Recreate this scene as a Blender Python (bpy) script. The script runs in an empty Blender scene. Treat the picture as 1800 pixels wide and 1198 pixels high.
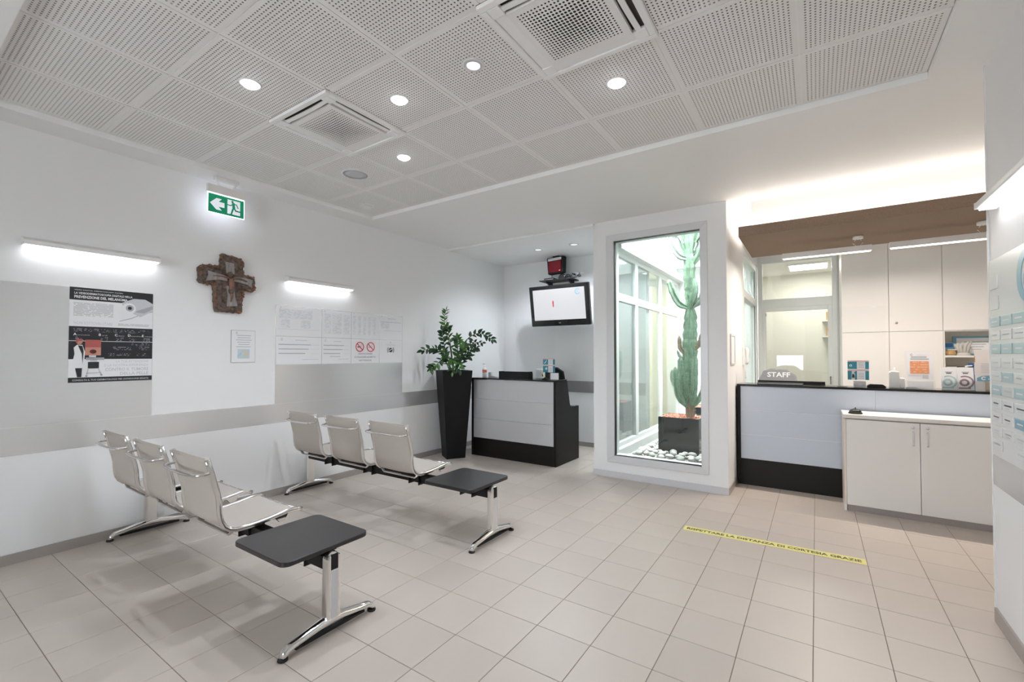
import bpy, bmesh, math, random
from mathutils import Matrix, Vector, Euler
R = math.radians
random.seed(7)
SC = bpy.context.scene
COL = SC.collection

# ---------------------------------------------------------------- camera
EYE = 1.45
cam_d = bpy.data.cameras.new('camera')
cam = bpy.data.objects.new('camera', cam_d)
COL.objects.link(cam)
cam.location = (0, 0, EYE)
cam.rotation_euler = (R(90 + 1.1698), 0, 0.5924287)
cam_d.sensor_width = 36
cam_d.lens = 794.325 * 36 / 1800
cam_d.shift_y = 8.775 / 1800
cam_d.clip_start = 0.05
SC.camera = cam

# ---------------------------------------------------------------- world, exposure
SC.view_settings.view_transform = 'Standard'
SC.view_settings.look = 'None'
SC.view_settings.gamma = 1
SC.view_settings.use_curve_mapping = False
SC.view_settings.exposure = 0.49
SC.cycles.max_bounces = 8
SC.cycles.diffuse_bounces = 6
SC.cycles.glossy_bounces = 3
SC.cycles.transparent_max_bounces = 16
SC.cycles.sample_clamp_indirect = 6
world = bpy.data.worlds.new('overcast_sky')
SC.world = world
world.use_nodes = True
bg = world.node_tree.nodes['Background']
bg.inputs[0].default_value = (0.93, 0.97, 1.0, 1)
bg.inputs[1].default_value = 35.0

# lamp powers (each lamp's light is made by its own builder)
P_DOWN, P_WALL, P_PEND, P_COVE, P_EXIT, P_ROOM = 41.0, 0.30, 20.0, 3.8, 0.18, 15.0
C_COOL, C_WARM, C_NEUT = (0.86, 0.93, 1.0), (1.0, 0.90, 0.79), (1.0, 0.97, 0.94)

# ---------------------------------------------------------------- helpers
def wm(o):
    m = o.matrix_basis.copy()
    while o.parent:
        o = o.parent
        m = o.matrix_basis @ m
    return m

class MB:
    def __init__(s):
        s.v, s.f, s.sm, s.M = [], [], [], Matrix.Identity(4)
    def add(s, vs, fs, smooth=False):
        b = len(s.v)
        s.v += [tuple(s.M @ Vector(p)) for p in vs]
        s.f += [tuple(i + b for i in f) for f in fs]
        s.sm += [smooth] * len(fs)
        return s
    def box(s, x0, y0, z0, x1, y1, z1):
        x0, x1 = min(x0, x1), max(x0, x1); y0, y1 = min(y0, y1), max(y0, y1); z0, z1 = min(z0, z1), max(z0, z1)
        return s.add([(x0,y0,z0),(x1,y0,z0),(x1,y1,z0),(x0,y1,z0),(x0,y0,z1),(x1,y0,z1),(x1,y1,z1),(x0,y1,z1)],
                     [(3,2,1,0),(4,5,6,7),(0,1,5,4),(1,2,6,5),(2,3,7,6),(3,0,4,7)])
    def prism(s, pts, a0, a1, axis='z', smooth=False):
        """pts: polygon (2-D), extruded along axis. axis z: (x,y); y: (x,z); x: (y,z)"""
        n = len(pts)
        ar = sum(pts[i][0]*pts[(i+1) % n][1] - pts[(i+1) % n][0]*pts[i][1] for i in range(n))
        if ar < 0: pts = pts[::-1]
        mk = {'z': lambda p, a: (p[0], p[1], a), 'y': lambda p, a: (p[0], a, p[1]), 'x': lambda p, a: (a, p[0], p[1])}[axis]
        if axis == 'y': a0, a1 = a1, a0
        vs = [mk(p, a0) for p in pts] + [mk(p, a1) for p in pts]
        s.add(vs, [tuple(range(n-1, -1, -1)), tuple(range(n, 2*n))])
        b = len(s.v) - 2*n
        for i in range(n):
            j = (i+1) % n
            s.f.append((b+i, b+j, b+n+j, b+n+i)); s.sm.append(smooth)
        return s
    def lathe(s, prof, seg=20, cx=0, cy=0, smooth=True):
        vs, fs = [], []
        for r, z in prof:
            for k in range(seg):
                a = 2*math.pi*k/seg
                vs.append((cx + r*math.cos(a), cy + r*math.sin(a), z))
        for i in range(len(prof)-1):
            for k in range(seg):
                k2 = (k+1) % seg
                fs.append((i*seg+k, i*seg+k2, (i+1)*seg+k2, (i+1)*seg+k))
        s.add(vs, fs, smooth)
        b = len(s.v) - len(vs)
        s.f.append(tuple(b + k for k in range(seg-1, -1, -1))); s.sm.append(False)
        t = b + (len(prof)-1)*seg
        s.f.append(tuple(t + k for k in range(seg))); s.sm.append(False)
        return s
    def tube(s, path, rad, seg=10, sx=1.0, sy=1.0, closed=False, smooth=True, up=(0, 0, 1), sect=None):
        """sweep a round (or given) section along a path; rad float or list"""
        P = [Vector(p) for p in path]; n = len(P)
        rr = rad if isinstance(rad, (list, tuple)) else [rad]*n
        if sect is None: sect = [(math.cos(2*math.pi*k/seg)*sx, math.sin(2*math.pi*k/seg)*sy) for k in range(seg)]
        seg = len(sect)
        vs, fs = [], []
        nrm = None
        for i in range(n):
            if closed: t = P[(i+1) % n] - P[i-1]
            else: t = P[min(i+1, n-1)] - P[max(i-1, 0)]
            t.normalize()
            if nrm is None:
                u = Vector(up)
                if abs(u.dot(t)) > 0.95: u = Vector((0, 1, 0)) if abs(t.y) < 0.9 else Vector((1, 0, 0))
                nrm = (u - t*u.dot(t)).normalized()
            else:
                nrm = (nrm - t*nrm.dot(t)).normalized()
            b = t.cross(nrm)
            for cx, cy in sect:
                vs.append(tuple(P[i] + b*(cx*rr[i]) + nrm*(cy*rr[i])))
        m = n if closed else n-1
        for i in range(m):
            i2 = (i+1) % n
            for k in range(seg):
                k2 = (k+1) % seg
                fs.append((i*seg+k, i*seg+k2, i2*seg+k2, i2*seg+k))
        s.add(vs, fs, smooth)
        if not closed:
            b = len(s.v) - len(vs)
            s.f.append(tuple(b+k for k in range(seg-1, -1, -1))); s.sm.append(False)
            s.f.append(tuple(b+(n-1)*seg+k for k in range(seg))); s.sm.append(False)
        return s
    def mesh(s, name, bevel=0, bseg=2, fix=True):
        bm = bmesh.new()
        vv = [bm.verts.new(p) for p in s.v]
        for f, sm in zip(s.f, s.sm):
            try:
                fc = bm.faces.new([vv[i] for i in f]); fc.smooth = sm
            except ValueError:
                pass
        if fix: bmesh.ops.recalc_face_normals(bm, faces=bm.faces)
        if bevel:
            bm.normal_update()
            ed = [e for e in bm.edges if len(e.link_faces) == 2 and e.calc_face_angle(0) > 0.6]
            bmesh.ops.bevel(bm, geom=ed, offset=bevel, segments=bseg, affect='EDGES', profile=0.5, clamp_overlap=True)
        me = bpy.data.meshes.new(name)
        bm.to_mesh(me); bm.free()
        return me
    def build(s, name, mat, parent=None, world=False, bevel=0, bseg=2, fix=True):
        if parent is None:
            xs, ys, zs = zip(*s.v)
            o0 = Vector(((min(xs)+max(xs))/2, (min(ys)+max(ys))/2, min(zs)))
            s.v = [tuple(Vector(p) - o0) for p in s.v]
        elif world:
            inv = wm(parent).inverted()
            s.v = [tuple(inv @ Vector(p)) for p in s.v]
        me = s.mesh(name, bevel, bseg, fix)
        me.materials.append(mat)
        o = bpy.data.objects.new(name, me)
        COL.objects.link(o)
        if parent is None: o.location = o0
        else: o.parent = parent
        return o

def tag(o, label=None, cat=None, group=None, kind=None):
    if label: o['label'] = label
    if cat: o['category'] = cat
    if group: o['group'] = group
    if kind: o['kind'] = kind
    return o
def thing(name, label, cat, loc=(0, 0, 0), rot=(0, 0, 0), group=None, kind=None):
    o = bpy.data.objects.new(name, None)
    COL.objects.link(o)
    o.empty_display_size = 0.1
    o.location = loc; o.rotation_euler = rot
    return tag(o, label, cat, group, kind)
def struct(name, mb, mat, label=None, parent=None, world=False, **k):
    o = mb.build(name, mat, parent, world, **k)
    if parent is None: tag(o, label, None, None, 'structure')
    return o
def copy_tree(o, parent=None):
    c = o.copy(); COL.objects.link(c); c.parent = parent
    for ch in [x for x in bpy.data.objects if x.parent is o]: copy_tree(ch, c)
    return c
def box(x0, y0, z0, x1, y1, z1): return MB().box(x0, y0, z0, x1, y1, z1)

def light(name, kind, parent, loc, power, color, rot=(0, 0, 0), size=None, size_y=None, radius=None, spot=None, blend=0.6, spread=180):
    l = bpy.data.lights.new(name, kind)
    l.energy = power; l.color = color
    if kind == 'AREA':
        l.shape = 'RECTANGLE'; l.size = size; l.size_y = size_y; l.spread = R(spread)
    if radius is not None: l.shadow_soft_size = radius
    if spot: l.spot_size = R(spot); l.spot_blend = blend
    o = bpy.data.objects.new(name, l)
    COL.objects.link(o); o.parent = parent
    o.location = loc; o.rotation_euler = rot
    return o

# ---------------------------------------------------------------- materials
def mat(name, col, rough=0.5, metal=0.0, spec=0.5, noise=None, bump=None, rand=0.0, coat=0.0, emit=None, estr=0.0, trans=0.0, coords='Object'):
    m = bpy.data.materials.new(name); m.use_nodes = True
    nt = m.node_tree; b = nt.nodes['Principled BSDF']
    b.inputs['Base Color'].default_value = (*col, 1)
    b.inputs['Roughness'].default_value = rough
    b.inputs['Metallic'].default_value = metal
    b.inputs['Specular IOR Level'].default_value = spec
    b.inputs['Coat Weight'].default_value = coat
    if emit:
        b.inputs['Emission Color'].default_value = (*emit, 1); b.inputs['Emission Strength'].default_value = estr
    tc = nt.nodes.new('ShaderNodeTexCoord')
    last = None
    if noise:                                  # (scale vector, amount, detail)
        mp = nt.nodes.new('ShaderNodeMapping'); mp.inputs['Scale'].default_value = noise[0]
        nt.links.new(tc.outputs[coords], mp.inputs[0])
        nz = nt.nodes.new('ShaderNodeTexNoise'); nz.inputs['Scale'].default_value = 1.0; nz.inputs['Detail'].default_value = noise[2]
        nt.links.new(mp.outputs[0], nz.inputs['Vector'])
        rp = nt.nodes.new('ShaderNodeMapRange')
        rp.inputs[3].default_value = 1 - noise[1]; rp.inputs[4].default_value = 1 + noise[1]
        rp.inputs[1].default_value = 0.25; rp.inputs[2].default_value = 0.75
        nt.links.new(nz.outputs[0], rp.inputs[0])
        last = rp.outputs[0]
    if rand:
        oi = nt.nodes.new('ShaderNodeObjectInfo')
        r2 = nt.nodes.new('ShaderNodeMapRange'); r2.inputs[3].default_value = 1 - rand; r2.inputs[4].default_value = 1 + rand
        nt.links.new(oi.outputs['Random'], r2.inputs[0])
        if last:
            mu = nt.nodes.new('ShaderNodeMath'); mu.operation = 'MULTIPLY'
            nt.links.new(last, mu.inputs[0]); nt.links.new(r2.outputs[0], mu.inputs[1]); last = mu.outputs[0]
        else: last = r2.outputs[0]
    if last:
        vm = nt.nodes.new('ShaderNodeVectorMath'); vm.operation = 'SCALE'
        vm.inputs[0].default_value = col
        nt.links.new(last, vm.inputs['Scale']); nt.links.new(vm.outputs[0], b.inputs['Base Color'])
    if bump:                                   # (scale vector, strength, distance)
        mp = nt.nodes.new('ShaderNodeMapping'); mp.inputs['Scale'].default_value = bump[0]
        nt.links.new(tc.outputs[coords], mp.inputs[0])
        nz = nt.nodes.new('ShaderNodeTexNoise'); nz.inputs['Scale'].default_value = 1.0; nz.inputs['Detail'].default_value = 4
        nt.links.new(mp.outputs[0], nz.inputs['Vector'])
        bp = nt.nodes.new('ShaderNodeBump'); bp.inputs['Strength'].default_value = bump[1]; bp.inputs['Distance'].default_value = bump[2]
        nt.links.new(nz.outputs[0], bp.inputs['Height']); nt.links.new(bp.outputs[0], b.inputs['Normal'])
    if trans:
        out = nt.nodes['Material Output']; mx = nt.nodes.new('ShaderNodeMixShader'); tr = nt.nodes.new('ShaderNodeBsdfTransparent')
        mx.inputs[0].default_value = trans
        nt.links.new(b.outputs[0], mx.inputs[1]); nt.links.new(tr.outputs[0], mx.inputs[2]); nt.links.new(mx.outputs[0], out.inputs[0])
    return m
def emat(name, col, strength):
    m = bpy.data.materials.new(name); m.use_nodes = True
    nt = m.node_tree; nt.nodes.clear()
    e = nt.nodes.new('ShaderNodeEmission'); e.inputs[0].default_value = (*col, 1); e.inputs[1].default_value = strength
    o = nt.nodes.new('ShaderNodeOutputMaterial'); nt.links.new(e.outputs[0], o.inputs[0])
    return m
def glassmat(name, tint, ior=1.5, rough=0.0, boost=1.0):
    """thin pane: tinted see-through mixed with mirror reflection by Fresnel"""
    m = bpy.data.materials.new(name); m.use_nodes = True
    nt = m.node_tree; nt.nodes.clear()
    t = nt.nodes.new('ShaderNodeBsdfTransparent'); t.inputs[0].default_value = (*tint, 1)
    g = nt.nodes.new('ShaderNodeBsdfGlossy'); g.inputs['Roughness'].default_value = rough; g.inputs[0].default_value = (0.95, 1, 0.98, 1)
    f = nt.nodes.new('ShaderNodeFresnel'); f.inputs[0].default_value = ior
    mul = nt.nodes.new('ShaderNodeMath'); mul.operation = 'MULTIPLY'; mul.inputs[1].default_value = boost; mul.use_clamp = True
    mx = nt.nodes.new('ShaderNodeMixShader'); o = nt.nodes.new('ShaderNodeOutputMaterial')
    nt.links.new(f.outputs[0], mul.inputs[0]); nt.links.new(mul.outputs[0], mx.inputs[0])
    nt.links.new(t.outputs[0], mx.inputs[1]); nt.links.new(g.outputs[0], mx.inputs[2]); nt.links.new(mx.outputs[0], o.inputs[0])
    return m
def printmat(name, paper, ink, sx, sy, amount=0.5, seed=0.0):
    """flat print: rows of broken grey lines as on a typed sheet, in the sheet's own coordinates"""
    m = bpy.data.materials.new(name); m.use_nodes = True
    nt = m.node_tree; b = nt.nodes['Principled BSDF']; b.inputs['Roughness'].default_value = 0.35
    tc = nt.nodes.new('ShaderNodeTexCoord'); mp = nt.nodes.new('ShaderNodeMapping')
    mp.inputs['Scale'].default_value = (sx, sy, 0); mp.inputs['Location'].default_value = (seed, seed * 1.7, 0)
    nt.links.new(tc.outputs['Object'], mp.inputs[0])
    sp = nt.nodes.new('ShaderNodeSeparateXYZ'); nt.links.new(mp.outputs[0], sp.inputs[0])
    fr = nt.nodes.new('ShaderNodeMath'); fr.operation = 'FRACT'; nt.links.new(sp.outputs[1], fr.inputs[0])
    fl = nt.nodes.new('ShaderNodeMath'); fl.operation = 'FLOOR'; nt.links.new(sp.outputs[1], fl.inputs[0])
    gt = nt.nodes.new('ShaderNodeMath'); gt.operation = 'LESS_THAN'; gt.inputs[1].default_value = 0.42; nt.links.new(fr.outputs[0], gt.inputs[0])
    cb = nt.nodes.new('ShaderNodeCombineXYZ'); nt.links.new(sp.outputs[0], cb.inputs[0])
    m7 = nt.nodes.new('ShaderNodeMath'); m7.operation = 'MULTIPLY'; m7.inputs[1].default_value = 3.71; nt.links.new(fl.outputs[0], m7.inputs[0]); nt.links.new(m7.outputs[0], cb.inputs[1])
    nz = nt.nodes.new('ShaderNodeTexNoise'); nz.inputs['Scale'].default_value = 1.0; nz.inputs['Detail'].default_value = 2; nt.links.new(cb.outputs[0], nz.inputs['Vector'])
    g2 = nt.nodes.new('ShaderNodeMath'); g2.operation = 'GREATER_THAN'; g2.inputs[1].default_value = amount; nt.links.new(nz.outputs[0], g2.inputs[0])
    mu = nt.nodes.new('ShaderNodeMath'); mu.operation = 'MULTIPLY'; nt.links.new(gt.outputs[0], mu.inputs[0]); nt.links.new(g2.outputs[0], mu.inputs[1])
    mx = nt.nodes.new('ShaderNodeMix'); mx.data_type = 'RGBA'
    nt.links.new(mu.outputs[0], mx.inputs[0]); mx.inputs[6].default_value = (*paper, 1); mx.inputs[7].default_value = (*ink, 1)
    nt.links.new(mx.outputs[2], b.inputs['Base Color'])
    return m

M = dict(
    wall=mat('white_paint', (0.88, 0.88, 0.885), 0.55, bump=((60, 60, 60), 0.04, 0.002)),
    ceil=mat('ceiling_paint', (0.95, 0.95, 0.945), 0.6),
    tile_c=mat('perforated_tile', (0.92, 0.905, 0.89), 0.6),
    dark=mat('dark_void', (0.03, 0.03, 0.03), 0.9),
    plenum=mat('plenum_felt', (0.16, 0.145, 0.135), 0.95),
    floor=mat('floor_tile', (0.53, 0.468, 0.42), 0.36, noise=((5, 1.2, 1), 0.035, 5), rand=0.03, bump=((30, 30, 30), 0.03, 0.002)),
    grout=mat('grout', (0.20, 0.165, 0.14), 0.9),
    skirt=mat('skirting', (0.42, 0.385, 0.36), 0.35, metal=0.3),
    skirt_w=mat('pale_skirting', (0.66, 0.655, 0.68), 0.35),
    steel=mat('brushed_silver', (0.84, 0.84, 0.845), 0.24, metal=0.6, noise=((0.8, 3, 30), 0.008, 3)),
    chrome=mat('polished_chrome', (0.84, 0.83, 0.82), 0.10, metal=1.0),
    alu=mat('window_aluminium', (0.72, 0.725, 0.74), 0.4, metal=0.15),
    whiteframe=mat('white_frame', (0.87, 0.88, 0.88), 0.35),
    sling=mat('mesh_fabric', (0.575, 0.525, 0.48), 0.7, trans=0.14, bump=((400, 400, 400), 0.25, 0.001)),
    hem=mat('fabric_hem', (0.56, 0.50, 0.46), 0.8),
    black=mat('black_plastic', (0.010, 0.010, 0.010), 0.45, spec=.25),
    blackgloss=mat('black_gloss', (0.01, 0.01, 0.01), 0.12),
    blacklam=mat('black_laminate', (0.012, 0.0105, 0.010), 0.42, spec=.22, bump=((200, 200, 200), 0.1, 0.001)),
    table=mat('table_laminate', (0.022, 0.021, 0.022), 0.33, bump=((300, 300, 300), 0.2, 0.001)),
    rubber=mat('rubber', (0.02, 0.02, 0.02), 0.8),
    pot=mat('planter_black', (0.009, 0.009, 0.0095), 0.5, spec=.2),
    greypanel=mat('grey_laminate', (0.57, 0.57, 0.59), 0.35),
    bluepanel=mat('blue_grey_laminate', (0.60, 0.66, 0.76), 0.32),
    whitelam=mat('white_laminate', (0.88, 0.855, 0.83), 0.35),
    whitelam2=mat('white_gloss_door', (0.83, 0.81, 0.79), 0.3),
    cream=mat('cream_edge', (0.80, 0.74, 0.64), 0.4),
    plinth=mat('grey_plinth', (0.36, 0.33, 0.32), 0.4, metal=0.3),
    brown=mat('brown_canopy', (0.235, 0.165, 0.115), 0.75, noise=((90, 90, 90), 0.12, 3), bump=((150, 150, 150), 0.25, 0.002)),
    paper=mat('paper', (0.86, 0.86, 0.88), 0.5),
    paperw=mat('white_plastic', (0.87, 0.87, 0.86), 0.3),
    glass=glassmat('clear_glass', (0.975, 0.992, 0.985)),
    glass2=glassmat('green_glass', (0.965, 0.988, 0.98), 1.5, boost=0.55),
    plexi=glassmat('acrylic', (0.985, 0.99, 0.99), 1.18),
    glassn=glassmat('neutral_glass', (0.55, 0.55, 0.55)),
    glasst=glassmat('tinted_glass', (0.67, 0.675, 0.68)),
    ink=mat('black_ink', (0.02, 0.02, 0.025), 0.3),
    inkg=mat('grey_ink', (0.42, 0.43, 0.46), 0.4),
    inkl=mat('light_grey_ink', (0.62, 0.63, 0.66), 0.4),
    inkw=mat('white_ink', (0.85, 0.85, 0.87), 0.4),
    teal=mat('teal_ink', (0.02, 0.25, 0.32), 0.35),
    tealp=mat('pale_teal', (0.45, 0.62, 0.64), 0.3),
    tealb=mat('blue_teal', (0.20, 0.42, 0.52), 0.3),
    orange=mat('orange_ink', (0.80, 0.33, 0.16), 0.4),
    red=mat('red_ink', (0.60, 0.03, 0.04), 0.35),
    pink=mat('pink_ink', (0.75, 0.42, 0.42), 0.4),
    skin=mat('skin_print', (0.55, 0.25, 0.19), 0.4),
    skind=mat('skin_print_dark', (0.42, 0.10, 0.09), 0.4),
    mole=mat('mole_print', (0.08, 0.02, 0.02), 0.4),
    yellow=mat('yellow_tape', (0.80, 0.74, 0.24), 0.4),
    green=mat('exit_green', (0.0, 0.30, 0.14), 0.35, emit=(0.0, 0.42, 0.20), estr=0.10),
    exitw=mat('exit_white', (0.8, 0.8, 0.85), 0.35, emit=(0.85, 0.88, 1.0), estr=0.35),
    led=emat('led_white', (0.95, 0.97, 1.0), 9.0),
    ledwall=emat('led_wall_lamp', (0.97, 0.98, 1.0), 2.6),
    ledw=emat('led_warm', (1.0, 0.93, 0.84), 5.0),
    ledoff=emat('unlit_lens_glow', (0.95, 1.0, 1.0), 0.85),  # glow put into the unlit alcove lenses so they look white
    leddim=emat('led_dim', (0.88, 0.94, 1.0), 2.2),
    screen=mat('tv_screen', (0.1, 0.1, 0.1), 0.15, emit=(0.82, 0.82, 0.85), estr=0.56),
    redscreen=mat('dark_red_screen', (0.10, 0.004, 0.008), 0.25, emit=(0.35, 0.0, 0.02), estr=0.12),
    reddot=emat('red_led', (1.0, 0.1, 0.15), 5.0),
    pebble=mat('white_pebble', (0.60, 0.585, 0.55), 0.6, rand=0.12, noise=((14, 14, 14), 0.06, 3)),
    gravel=mat('red_gravel', (0.62, 0.28, 0.20), 0.9, noise=((90, 90, 90), 0.35, 3), bump=((120, 120, 120), 0.8, 0.01)),
    bed=mat('pebble_bed', (0.42, 0.40, 0.37), 0.9, noise=((30, 30, 30), 0.2, 3)),
    potgloss=mat('dark_grey_gloss', (0.035, 0.042, 0.045), 0.07, coat=0.4),
    cactus=mat('cactus_green', (0.32, 0.47, 0.34), 0.65, noise=((24, 24, 14), 0.32, 5)),
    cactusg=mat('cactus_grey_green', (0.42, 0.52, 0.45), 0.6, noise=((18, 18, 8), 0.18, 4)),
    bark=mat('cactus_bark', (0.42, 0.33, 0.24), 0.8, noise=((30, 30, 12), 0.3, 4)),
    spine=mat('pale_spine', (0.72, 0.66, 0.55), 0.6),
    leaf=mat('leaf_dark', (0.016, 0.060, 0.020), 0.28, rand=0.35),
    leafl=mat('leaf_light', (0.045, 0.150, 0.018), 0.3, rand=0.3),
    stem=mat('stem', (0.05, 0.09, 0.03), 0.5),
    soil=mat('soil', (0.04, 0.028, 0.02), 0.95, bump=((60, 60, 60), 0.8, 0.01)),
    bark_x=mat('bark', (0.125, 0.088, 0.070), 0.85, noise=((34, 34, 34), 0.92, 6), bump=((55, 55, 55), 1.0, 0.012)),
    ash_x=mat('weathered_wood', (0.30, 0.28, 0.275), 0.75, noise=((60, 10, 10), 0.35, 5), bump=((90, 20, 20), 0.8, 0.006)),
    rust=mat('rusty_bark', (0.20, 0.095, 0.055), 0.85, noise=((50, 50, 50), 0.7, 5)),
    figure=mat('terracotta', (0.22, 0.11, 0.075), 0.6, noise=((40, 40, 40), 0.25, 3)),
    figcloth=mat('pale_terracotta', (0.52, 0.34, 0.28), 0.6),
    wood=mat('light_wood', (0.55, 0.35, 0.17), 0.5, noise=((4, 30, 4), 0.12, 3)),
    yellowwall=mat('pale_yellow_paint', (0.87, 0.87, 0.82), 0.6),
    curtain=mat('beige_curtain', (0.78, 0.74, 0.62), 0.8),
    jacket=mat('grey_jacket', (0.30, 0.31, 0.33), 0.85, bump=((25, 25, 25), 0.6, 0.01)),
    greyplastic=mat('grey_plastic', (0.45, 0.46, 0.48), 0.4),
    blue=mat('blue_card', (0.03, 0.12, 0.35), 0.4),
    orangebottle=mat('red_label', (0.62, 0.10, 0.06), 0.4),
    sheet=printmat('typed_sheet', (0.80, 0.81, 0.84), (0.60, 0.61, 0.64), 26, 75, 0.50),
    sheet2=printmat('typed_sheet_sparse', (0.82, 0.83, 0.855), (0.55, 0.56, 0.60), 14, 22, 0.46, 3.0),
    prn=printmat('fine_print', (0.83, 0.83, 0.85), (0.48, 0.49, 0.52), 60, 95, 0.42, 1.0),
    prnk=printmat('fine_print_on_black', (0.022, 0.023, 0.03), (0.34, 0.34, 0.37), 70, 95, 0.53, 2.0),
    prno=printmat('fine_print_on_orange', (0.80, 0.33, 0.16), (0.86, 0.52, 0.36), 30, 42, 0.50, 2.0),
)

# flat, local-frame pieces -------------------------------------------------
ROT = {'+X': (R(90), 0, R(90)), '-X': (R(90), 0, R(-90)), '-Y': (R(90), 0, 0), 'up': (0, 0, 0)}
def planar(name, label, cat, origin, face, group=None):
    return thing(name, label, cat, origin, ROT[face] if isinstance(face, str) else face, group)
def rect(parent, name, x0, y0, x1, y1, z0, z1, m, bevel=0):
    return box(x0, y0, z0, x1, y1, z1).build(name, m, parent, bevel=bevel)
def poly(parent, name, pts, z0, z1, m):
    return MB().prism(pts, z0, z1, 'z').build(name, m, parent)
def ring(parent, name, cx, cy, r0, r1, z0, z1, m, a0=0, a1=360, seg=36, sx=1.0, taper=False):
    mb = MB(); n = seg if a1 - a0 >= 360 else seg + 1
    vs, fs = [], []
    for i in range(n):
        a = R(a0 + (a1 - a0) * i / seg)
        ri, ro = r0, r1
        if taper:
            w = (r1 - r0) * math.sin(math.pi * min(1, 0.12 + 0.88 * i / seg)) ; ri = r1 - w
        for r, z in ((ri, z0), (ro, z0), (ro, z1), (ri, z1)):
            vs.append((cx + r * math.cos(a) * sx, cy + r * math.sin(a), z))
    m_ = n if n == seg else n - 1
    for i in range(m_):
        j = (i + 1) % n
        for k in range(4):
            k2 = (k + 1) % 4
            fs.append((i*4+k, j*4+k, j*4+k2, i*4+k2))
    if n != seg: fs += [(0, 1, 2, 3), ((n-1)*4+3, (n-1)*4+2, (n-1)*4+1, (n-1)*4)]
    mb.add(vs, fs)
    return mb.build(name, m, parent)
def disc(parent, name, cx, cy, r, z0, z1, m, sx=1.0, seg=28):
    return MB().prism([(cx + r*sx*math.cos(2*math.pi*k/seg), cy + r*math.sin(2*math.pi*k/seg)) for k in range(seg)], z0, z1, 'z').build(name, m, parent)
def text(parent, body, x, y, z, size, m, align='LEFT', bold=0.0, width=None, name='lettering', rotz=0):
    cu = bpy.data.curves.new('lettering', 'FONT')
    cu.body = body; cu.size = size; cu.align_x = align; cu.offset = bold * size; cu.extrude = 0.0003
    cu.resolution_u = 2
    tmp = bpy.data.objects.new('tmp_text', cu); COL.objects.link(tmp)
    bpy.context.view_layer.update()
    dg = bpy.context.evaluated_depsgraph_get()
    me = bpy.data.meshes.new_from_object(tmp.evaluated_get(dg))
    bpy.data.objects.remove(tmp); bpy.data.curves.remove(cu)
    if width and len(me.vertices):
        xs = [v.co.x for v in me.vertices]; w = max(xs) - min(xs)
        k = width / w
        for v in me.vertices: v.co.x *= k
    me.materials.clear(); me.materials.append(m)
    o = bpy.data.objects.new(name, me); COL.objects.link(o)
    o.parent = parent; o.location = (x, y, z); o.rotation_euler = (0, 0, rotz)
    return o

# ================================================================ SETTING
LW, CF, AB, RW = -4.654, 5.16, 6.65, 0.803     # left wall, column front, alcove back, right wall
CZ, FZ = 3.07, 3.11                             # plaster ceiling, recessed tile field
T, OX, OY = 0.30833, -0.02878, 3.35056          # floor tile pitch and grid origin

# floor ------------------------------------------------------------------
floor = struct('floor', box(-4.9, -3.3, -0.15, 3.2, 10.4, -0.0025), M['grout'], 'beige ceramic tiled floor of the waiting room with dark joints')
TS = T - 0.0028
tile_me = box(-TS/2, -TS/2, -0.010, TS/2, TS/2, 0).mesh('tile', bevel=0.0016, bseg=1)
tile_me.materials.append(M['floor'])
def to_px(X, Y, Z):
    p, yaw, f = 0.0204166, 0.5924287, 794.325
    d0 = -X*math.sin(yaw) + Y*math.cos(yaw); lat = X*math.cos(yaw) + Y*math.sin(yaw); z = Z - EYE
    d = d0*math.cos(p) + z*math.sin(p); u = -d0*math.sin(p) + z*math.cos(p)
    if d < 0.2: return None
    return 900 + f*lat/d, 607.775 - f*u/d, d
cells = []
for n in range(-15, 10):
    for m_ in range(-21, 16):
        x, y = OX + (n + .5)*T, OY + (m_ + .5)*T
        if -2.25 < x < -0.85 and y > 5.3: continue
        if y > 8.1: continue
        q = to_px(x, y, 0)
        sc = 0
        if q and -60 < q[0] < 1860 and q[1] < 1290 and not (x > RW and y < 3.4) and not (x > 0.3 and y > 5.35) and not (x > -0.7 and y > 5.8) and not (x < -2.3 and y > 6.6):
            sc = 1.0 / q[2]**3
        cells.append((sc, x, y))
cells.sort(reverse=True)
for sc, x, y in cells[:300]:
    if sc <= 0: break
    o = bpy.data.objects.new('tile', tile_me); COL.objects.link(o); o.parent = floor
    o.location = Vector((x, y, 0)) - floor.location
rest = MB()
for sc, x, y in cells[300:]:
    rest.box(x - TS/2, y - TS/2, -0.010, x + TS/2, y + TS/2, 0)
ro = rest.build('tile_field', M['floor'], floor, world=True); ro['kind'] = 'stuff'

# walls ------------------------------------------------------------------
wl = struct('wall_left', box(LW - .2, -3.2, 0, LW, AB + .15, 3.4), M['wall'], 'long white wall with silver band, posters and wall lamps')
for nm, y0, y1, z0, z1 in (('steel_band', -3.2, AB, .750, .945), ('steel_panel', -0.6, 1.470, .9455, 1.965), ('steel_panel', 2.515, 4.248, .9455, 1.972)):
    box(LW, y0, z0, LW + .003, y1, z1).build(nm, M['steel'], wl, world=True)
struct('baseboard_left', box(LW, -3.2, 0, LW + .011, AB, .072), M['skirt'], 'grey beige skirting along the long white wall')
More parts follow.
